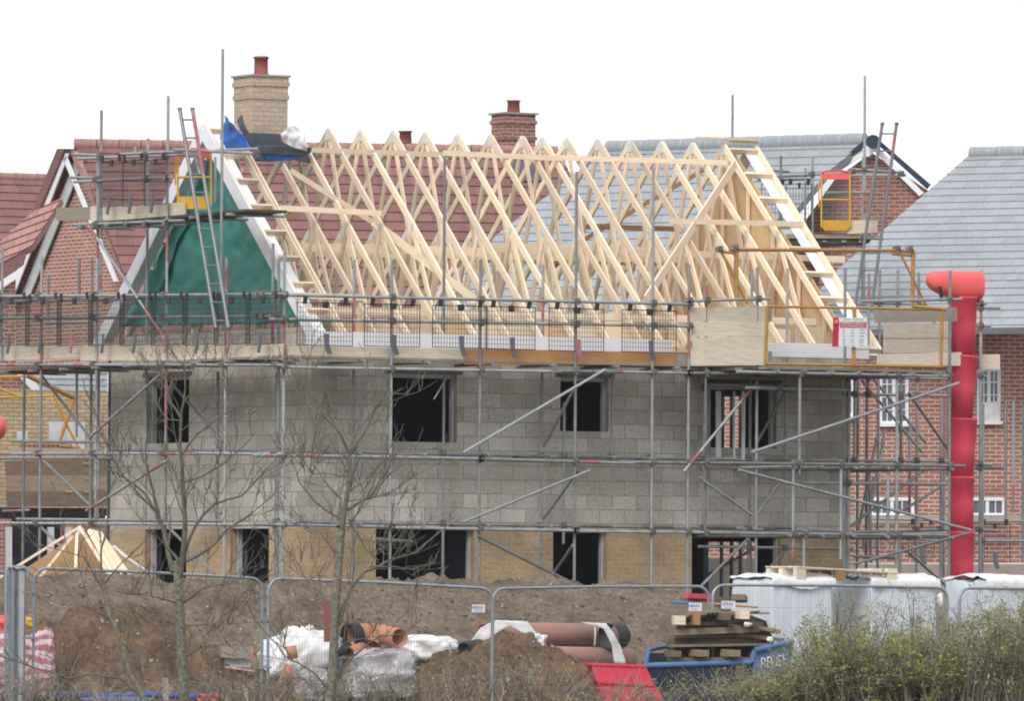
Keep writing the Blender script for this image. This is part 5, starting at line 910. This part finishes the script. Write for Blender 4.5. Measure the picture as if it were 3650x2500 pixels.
for k, (x, y, w_, h_, mt, L) in enumerate(((2424, 2212, 40, 34, 'board', 'pale block end at the left of the skip heap'), (2486, 2208, 22, 44, 'timber2', 'brown block upright near the top left of the skip heap'), (2655, 2192, 34, 34, 'board', 'light square block end at the right of the skip heap'), (2590, 2200, 30, 26, 'waste', 'brown block in the middle top of the skip heap'), (2412, 2332, 34, 24, 'waste', 'small block low at the left inside the skip'), (2505, 2330, 44, 26, 'waste', 'wider block low in the middle of the skip'), (2620, 2330, 40, 26, 'waste', 'block low at the right inside the skip'), (2700, 2225, 40, 18, 'boardd', 'dark sodden lump at the right of the skip heap'))):
    MB().pslab(Plane(P(x, y, 102.5), hdir(6+k*3), UP), [(x-w_/2, y-h_/2), (x+w_/2, y-h_/2+2), (x+w_/2, y+h_/2), (x-w_/2, y+h_/2-1)], .3).build('timber_block', mt, None, L, 'block', 'timber blocks in the skip')
blob('plastic_scrap', 2665, 2228, .05, .03, 102.3, 'bag', 'white plastic scrap caught in the skip heap', 'plastic sheet', lump=.5, seed=5); blob('plastic_scrap', 2745, 2282, .04, .035, 102.4, 'bag', 'small white scrap at the right end of the skip heap', 'plastic sheet', lump=.5, seed=6)
plank((2440, 2136), (2630, 2140), 106.5, 107, .2, .08, 'waste', 'grey board behind the skip, under the red bar'); plank((2445, 2125), (2525, 2128), 106.3, 106.6, .1, .07, 'redpl', 'short red bar lying behind the fence panel joint', 'red bar'); plank((2632, 2130), (2640, 2140), 106.5, 107, .2, .08, 'waste', 'grey board end beside the white wrapped pallet')
MB().tube(P(2390, 2149, 105.6), P(2470, 2151, 105.6), .018).build('batten', 'skip', None, 'thin blue bar sticking out left above the skip', 'bar'); MB().tube(P(2520, 2152, 105.4), P(2700, 2166, 104.8), .016).build('batten', 'clay', None, 'thin orange brown batten sticking out right above the skip', 'bar')
# wrapped pallets
def wrapped(x0, x1, yt, yb, label, seed):
    wp = plY(-9.5); a0, zt = wp.ab(x0, yt); a1, _ = wp.ab(x1, yt); b = MB(); rows = []; zb = -.45; n = 26
    prof = [(zb, 0), (zb+.5, -.01), (zt-.5, 0), (zt-.2, .0), (zt-.05, .0), (zt-.012, -.015), (zt, -.05), (zt+.01, -.3)]
    for z, ins in prof:
        row = []; w0, w1, d0, d1 = a0-ins, a1+ins, -9.5-ins, -8.4+ins
        for (sx, sy), (ex, ey) in (((w0, d0), (w1, d0)), ((w1, d0), (w1, d1)), ((w1, d1), (w0, d1)), ((w0, d1), (w0, d0))):
            for k in range(n):
                t = k/n; p = V((sx+(ex-sx)*t, sy+(ey-sy)*t, z)); e = noise.fractal(V((p.x*2.5, p.y*2.5, p.z*.8+seed)), .8, 2, 4)*.03+.005*math.sin(p.x*58)*(z < zt-.1)
                c_ = V(((w0+w1)/2, (d0+d1)/2, z)); q = p+(p-c_).normalized()*e; q.z += (z > zt-.03)*noise.fractal(V((p.x*1.2, p.y*2, seed)), .8, 2, 3)*.07; row.append(q)
        rows.append(row)
    b.grid(rows, closed=True); b.face(rows[-1]); T_ = T('wrapped_pallet', label, 'wrapped pallet', ((a0+a1)/2, -9, zb), 'white wrapped pallets'); b.build('wrap', 'wrap', T_)
    b = MB(); tp = []
    for j in range(13):
        row = []
        for i in range(30):
            x = a0-.025+(a1-a0+.05)*i/29; k = j-2; e = noise.fractal(V((x*1.8, j*.35, seed)), .8, 2, 4); y = -9.545+1.2*max(0, k)/10; ed = .03 if i in (0, 29) else 0
            row.append(V((x, y-.012*(k < 0), zt+(.03+.05*e+.03*math.sin(max(0, k)/10*math.pi)-ed if k > 0 else .0 if k == 0 else -.055-.02*e if k == -1 else -.12-.05*e))))
        tp.append(row)
    b.grid(tp); b.build('top_sheet', 'bag', T_)
wrapped(2752, 2968, 2062, 2400, 'white wrapped pallet directly right of the skip, with a rumpled white top', 1); wrapped(3104, 3340, 2064, 2400, 'white wrapped pallet in the middle, under the right half of the wooden pallet', 5); wrapped(3515, 3900, 2066, 2400, 'white wrapped pallet at the right edge behind the hedge', 9)
PT = T('pallet', 'plain wooden pallet lying on top of the white wrapped pallets', 'pallet', plY(-9.2).at(3010, 2060))
tpz = lambda x, y, Y: plY(Y).at(x, y)
for k in range(6): Y = -9.5+k*.16; p = tpz(2838, 2022, -9.5); q = tpz(3196, 2034, -9.5); MB().beam((p.x, Y, p.z), (q.x, Y, q.z-.04), .12, .022).build('slat', 'board', PT)
for x in (2850, 2992, 3175):
    for Y in (-9.5, -9.1, -8.75): c_ = tpz(x, 2046, -9.5); MB().box((c_.x-.08, Y-.05, c_.z-.11), (c_.x+.08, Y+.05, c_.z+.075)).build('block', 'board' if x != 2992 else 'timber2', PT)
blob('white_sack', 3352, 2140, .04, .09, 104, 'bag', 'tiny scrap of white plastic between the pallets by the chute foot', 'plastic sheet', lump=.4)
# ------------------------------------------------------------------ trees, brambles and hedge
def limb(b, pts, r0, r1, rng, depth, dens=1., fine=.5, spread=1., tw=None, mi=0, lift=.35):
    n = len(pts); segs = []; P_ = []
    for k in range(n-1):
        for t in (0, .5): c = pts[k].lerp(pts[k+1], t); P_.append(c+V((rng.uniform(-1, 1), rng.uniform(-1, 1), rng.uniform(-1, 1)))*.012)
    P_.append(pts[-1]); m_ = len(P_); rad = [r0+(r1-r0)*(k/(m_-1))**.8 for k in range(m_)]
    b.path(P_, rad, 7 if r0 > .02 else 4, mi)
    if depth <= 0: return
    L = sum((P_[k+1]-P_[k]).length for k in range(m_-1)); cnt = int(L*dens*(3.9 if depth > 1 else 5.8))+2
    for c in range(cnt):
        t = rng.uniform(.18, .98); k = min(int(t*(m_-1)), m_-2); base = P_[k].lerp(P_[k+1], t*(m_-1)-k); d = (P_[k+1]-P_[k]).normalized()
        side = V((rng.uniform(-1, 1), rng.uniform(-1, 1), rng.uniform(-.5, 1))); side = (side-d*side.dot(d)).normalized(); dr = (d*.75+side*.8*spread+UP*lift).normalized()
        l = rng.uniform(.25, .6)*fine*(1.15-.5*t)*(1.9 if depth > 1 else 1); q = [base]
        for j in range(3): dr = (dr+V((rng.uniform(-1, 1), rng.uniform(-1, 1), rng.uniform(-.4, 1)))*.22).normalized(); q.append(q[-1]+dr*l/3)
        limb(b, q, max(.0048, rad[k]*.36), .003, rng, depth-1, dens, fine*.62, spread, None, mi, lift)
def tree(label, trunk, limbs, d, seed, group='bare young trees', name='bare_tree', dens=1.):
    rng = random.Random(seed); dd = [0.]; pt = lambda L, o=0: [P(x, y, d+o*k/len(L)) for k, (x, y) in enumerate(L)]
    t = T(name, label, 'tree', P(trunk[0][0][0], trunk[0][0][1], d), group)
    b = MB()
    for L, r0, r1 in ([trunk] if not isinstance(trunk[0], list) or True else trunk): b.path(pt(L), [r0+(r1-r0)*k/(len(L)-1) for k in range(len(L))], 10)
    b.build('trunk', 'bark', t)
    for L, r0, r1 in limbs:
        b = MB(); limb(b, pt(L, rng.uniform(-1.2, 1.2)), r0*.8, r1*.8, rng, 2, dens, 1., 1.); b.build('limb', 'limb', t)
tree('taller bare tree at left with a thick mossy trunk forking low down', ([(668, 2620), (652, 2450), (648, 2330), (640, 2150), (632, 2050), (625, 2000)], .070, .044),
    [([(640, 2060), (652, 1950), (660, 1850), (650, 1700), (645, 1600), (642, 1500), (655, 1440), (660, 1330), (650, 1290)], .052, .009), ([(620, 2040), (600, 1980), (585, 1900), (560, 1830), (520, 1760), (440, 1705), (385, 1672)], .05, .008), ([(570, 1860), (545, 1740), (525, 1650), (520, 1560)], .025, .005),
     ([(650, 1990), (700, 1870), (760, 1800), (860, 1768), (930, 1700), (990, 1630)], .03, .006), ([(645, 2010), (740, 1965), (800, 1900), (870, 1850), (980, 1765)], .03, .006), ([(648, 1620), (700, 1550), (780, 1490), (860, 1440), (970, 1380)], .026, .005), ([(560, 1830), (450, 1720), (400, 1620), (340, 1530), (300, 1490)], .02, .005),
     ([(650, 1720), (720, 1700), (790, 1660), (870, 1590), (910, 1540)], .018, .004), ([(655, 2150), (720, 2100), (800, 2080), (900, 2080), (1000, 2040)], .024, .005), ([(642, 1490), (600, 1420), (590, 1350), (560, 1290)], .018, .005), ([(655, 1440), (680, 1400), (740, 1330), (760, 1300)], .015, .004), ([(640, 2150), (560, 2130), (470, 2120), (410, 2110)], .016, .004), ([(655, 2230), (740, 2230), (860, 2225), (960, 2220)], .016, .004), ([(640, 1500), (600, 1500), (560, 1450), (540, 1400)], .014, .004), ([(645, 2300), (600, 2250), (540, 2220), (480, 2200)], .014, .004), ([(640, 2010), (600, 1950), (610, 1880), (600, 1800)], .03, .006), ([(650, 2350), (720, 2310), (800, 2300)], .02, .004)], 93, 3, dens=.9)
tree('bare tree nearer the middle, its upper branches fanning out below the toe boards', ([(1150, 2620), (1178, 2480), (1187, 2380), (1193, 2200), (1208, 2000), (1217, 1890)], .064, .046),
    [([(1212, 1940), (1228, 1830), (1245, 1720), (1245, 1620), (1210, 1540), (1160, 1490), (1110, 1410), (1080, 1340)], .050, .006), ([(1245, 1630), (1300, 1540), (1340, 1460), (1395, 1400), (1460, 1408)], .028, .005), ([(1248, 1610), (1252, 1520), (1255, 1430)], .02, .005), ([(1210, 1880), (1215, 1780), (1160, 1720), (1110, 1650)], .04, .006), ([(1205, 1850), (1120, 1790), (1070, 1720), (1040, 1640)], .02, .005),
     ([(1240, 1820), (1330, 1760), (1370, 1690), (1420, 1630)], .026, .005), ([(1240, 1890), (1290, 1800), (1340, 1720), (1350, 1650)], .018, .005), ([(1205, 2230), (1240, 2120), (1300, 2040), (1390, 2000), (1480, 1970), (1560, 1900), (1640, 1850)], .04, .006), ([(1320, 2020), (1400, 2020), (1480, 2030), (1550, 2010)], .02, .005), ([(1200, 2200), (1140, 2110), (1090, 2060), (1050, 2000), (1040, 1940)], .026, .005), ([(1240, 1850), (1300, 1960), (1350, 2000)], .02, .006), ([(1190, 2250), (1080, 2220), (1000, 2160), (980, 2120)], .016, .004),
     ([(1185, 2430), (1260, 2340), (1350, 2270), (1440, 2260), (1500, 2210)], .02, .005), ([(1185, 2480), (1120, 2400), (1020, 2340), (950, 2260), (900, 2200)], .02, .006), ([(1210, 1990), (1140, 1900), (1090, 1880), (1010, 1850)], .018, .004), ([(1240, 1700), (1180, 1690), (1120, 1690), (1080, 1650)], .016, .004), ([(1230, 1790), (1290, 1780), (1370, 1770), (1420, 1765)], .014, .004), ([(1245, 1630), (1180, 1600), (1130, 1560), (1110, 1500)], .016, .004), ([(1160, 1490), (1110, 1460), (1060, 1400), (1045, 1360)], .014, .004), ([(1190, 2330), (1240, 2290), (1330, 2270), (1380, 2300)], .016, .004)], 92, 11, dens=.9)
tree('thin leaning stem left of the first tree, curving up past the timber frame', ([(545, 2620), (500, 2460), (460, 2400), (430, 2280), (385, 2180), (372, 2100), (358, 2050)], .042, .022),
    [([(358, 2050), (362, 1960), (385, 1850), (382, 1750), (372, 1640)], .022, .005), ([(505, 2470), (500, 2380), (490, 2320), (460, 2318)], .028, .01), ([(520, 2500), (430, 2420), (330, 2408), (240, 2420), (120, 2380), (0, 2340), (-60, 2310)], .024, .008), ([(385, 2210), (300, 2160), (250, 2160)], .014, .004), ([(370, 2100), (300, 1990), (200, 1960), (110, 1940)], .014, .004), ([(372, 2080), (430, 2010), (480, 1960)], .014, .004), ([(358, 2050), (300, 2030), (200, 2040)], .01, .004)], 91, 5, dens=.6)
def thicket(name, box, n, d, label, cat, seed, mats, leaves=0, top=None, hl=.6, lm='leaf', group=None, kind=None, ls=.022, thin=.0036):
    rng = random.Random(seed); root = T(name, label, cat, P((box[0]+box[2])/2, 2520, d), group)
    b = MB(); tips = []
    for k in range(n):
        x = rng.uniform(box[0], box[2]); yt = (top(x) if top else box[1]); p = P(x, 2540+rng.uniform(0, 40), d+rng.uniform(-1.2, 1.2)); y = 2500-(2500-yt)*rng.uniform(.25, 1.05)**.8
        q = P(x+rng.gauss(0, 60), y, d+rng.uniform(-1.5, 1.5)); c = p.lerp(q, .55)+V((rng.uniform(-1, 1), rng.uniform(-1, 1), rng.uniform(-.1, .5)))*.14; arch = rng.random() < .3
        e = q+V((rng.uniform(-1, 1), rng.uniform(-1, 1), -.3 if arch else .1))*.25; pts = [p, p.lerp(c, .5), c, c.lerp(q, .6), q, e]; r = rng.uniform(thin, thin*2.4)
        b.path(pts, [r, r*.9, r*.8, r*.65, r*.5, thin*.5], 4, rng.randrange(2)); 
        for j in range(5):
            s = pts[rng.randrange(1, 5)].lerp(pts[rng.randrange(2, 6)], rng.random()); dr = V((rng.uniform(-1, 1), rng.uniform(-1, 1), rng.uniform(-.2, 1))).normalized(); l = rng.uniform(.12, .4); tpt = s+dr*l+UP*.03
            b.path([s, s+dr*l*.5+UP*rng.uniform(-.02, .04), tpt], [thin*.8, thin*.7, thin*.5], 3, rng.randrange(2)); tips += [(s, tpt), (s, tpt)]
        tips += [(c, q), (q, e), (p.lerp(c, .5), c)]
    b.build('stems', mats, root)
    if leaves:
        b = MB(); cl = [(rng.choice(tips), rng.random()) for _ in range(max(1, leaves//7))]
        for (s, e), t0 in cl:
            cen = s.lerp(e, t0); cm = rng.randrange(2)
            for j in range(7):
                o = cen+V((rng.gauss(0, 1), rng.gauss(0, 1), rng.gauss(0, 1)))*.035; a = V((rng.uniform(-1, 1), rng.uniform(-1, 1), rng.uniform(-1, 1))).normalized(); c = a.orthogonal().normalized(); sz = ls*rng.uniform(.5, 1.2)
                b.face([o-a*sz, o+c*sz*.5, o+a*sz, o-c*sz*.5], cm)
        b.build('leaves', [lm, 'leaf2'], root)
    return root
hed = [(2200, 2500), (2350, 2470), (2500, 2440), (2640, 2400), (2740, 2340), (2820, 2270), (2900, 2190), (2990, 2110), (3060, 2120), (3150, 2190), (3260, 2140), (3340, 2180), (3420, 2150), (3520, 2110), (3600, 2100), (3700, 2090)]
low = [(x, y+(125 if x < 3350 else 75) if x > 2700 else y+30) for x, y in hed]
tw = ['twig', 'twig2']
thicket('shrub', (2250, 2300, 2800, 2500), 50, 94, 'low grey green shrub at the left foot of the hedge, in front of the skip', 'shrub', 21, tw, 700, lambda x: cr_interp(hed, x))
for k, (x0, x1, nst, nl, L) in enumerate(((2660, 3060, 190, 11000, 'budding shrub with yellow green leaves in front of the first wrapped pallet'), (2960, 3340, 190, 12000, 'budding shrub in front of the middle wrapped pallet, leafy at its foot'), (3240, 3720, 230, 16000, 'dense leafy shrub at the lower right corner'))):
    thicket('shrub', (x0, 2100, x1, 2500), nst, 94-k*.5, L, 'shrub', 31+k, tw, nl, lambda x: cr_interp(low, x), group='budding shrubs of the hedge', ls=.026)
    thicket('shrub', (x0, 2100, x1, 2500), 46, 95-k*.5, L.replace('budding', 'taller sparse').replace('dense leafy', 'taller sparse'), 'shrub', 51+k, tw, 1300, lambda x: cr_interp(hed, x), group='taller sparse shrubs of the hedge', ls=.022)
thicket('brambles', (-40, 2400, 260, 2500), 70, 94, 'tangle of dry grey bramble stems in the lower left corner', 'brambles', 71, tw, 0, lambda x: 2400 if x < 160 else 2460)
thicket('brambles', (880, 2400, 1450, 2500), 110, 94, 'tangle of dry bramble stems at the foot of the second tree', 'brambles', 72, tw, 60, lambda x: 2380 if x < 1150 else 2420)
thicket('brambles', (1420, 2330, 2250, 2500), 100, 95, 'thin brambles with a few green buds over the central earth heap', 'brambles', 73, tw, 420, lambda x: 2370 if 1600 < x < 2050 else 2440, ls=.028)
thicket('brambles', (240, 2420, 900, 2500), 60, 94, 'sparse dry stems in front of the blue duct', 'brambles', 74, tw, 30, lambda x: 2440)

# ------------------------------------------------------------------ thin air between the camera and the houses
hm = bpy.data.materials.new('haze'); hm.use_nodes = True; t = hm.node_tree; t.nodes.clear(); oo = t.nodes.new('ShaderNodeOutputMaterial'); pv = t.nodes.new('ShaderNodeVolumePrincipled')
pv.inputs['Color'].default_value = (.9, .95, 1, 1); pv.inputs['Density'].default_value = .00014; lk(t, pv.outputs[0], oo.inputs['Volume']); M['haze'] = hm
MB().box((-1800, -1800, -3.), (1800, 2200, 14.5)).build('haze', 'haze', kind='stuff')
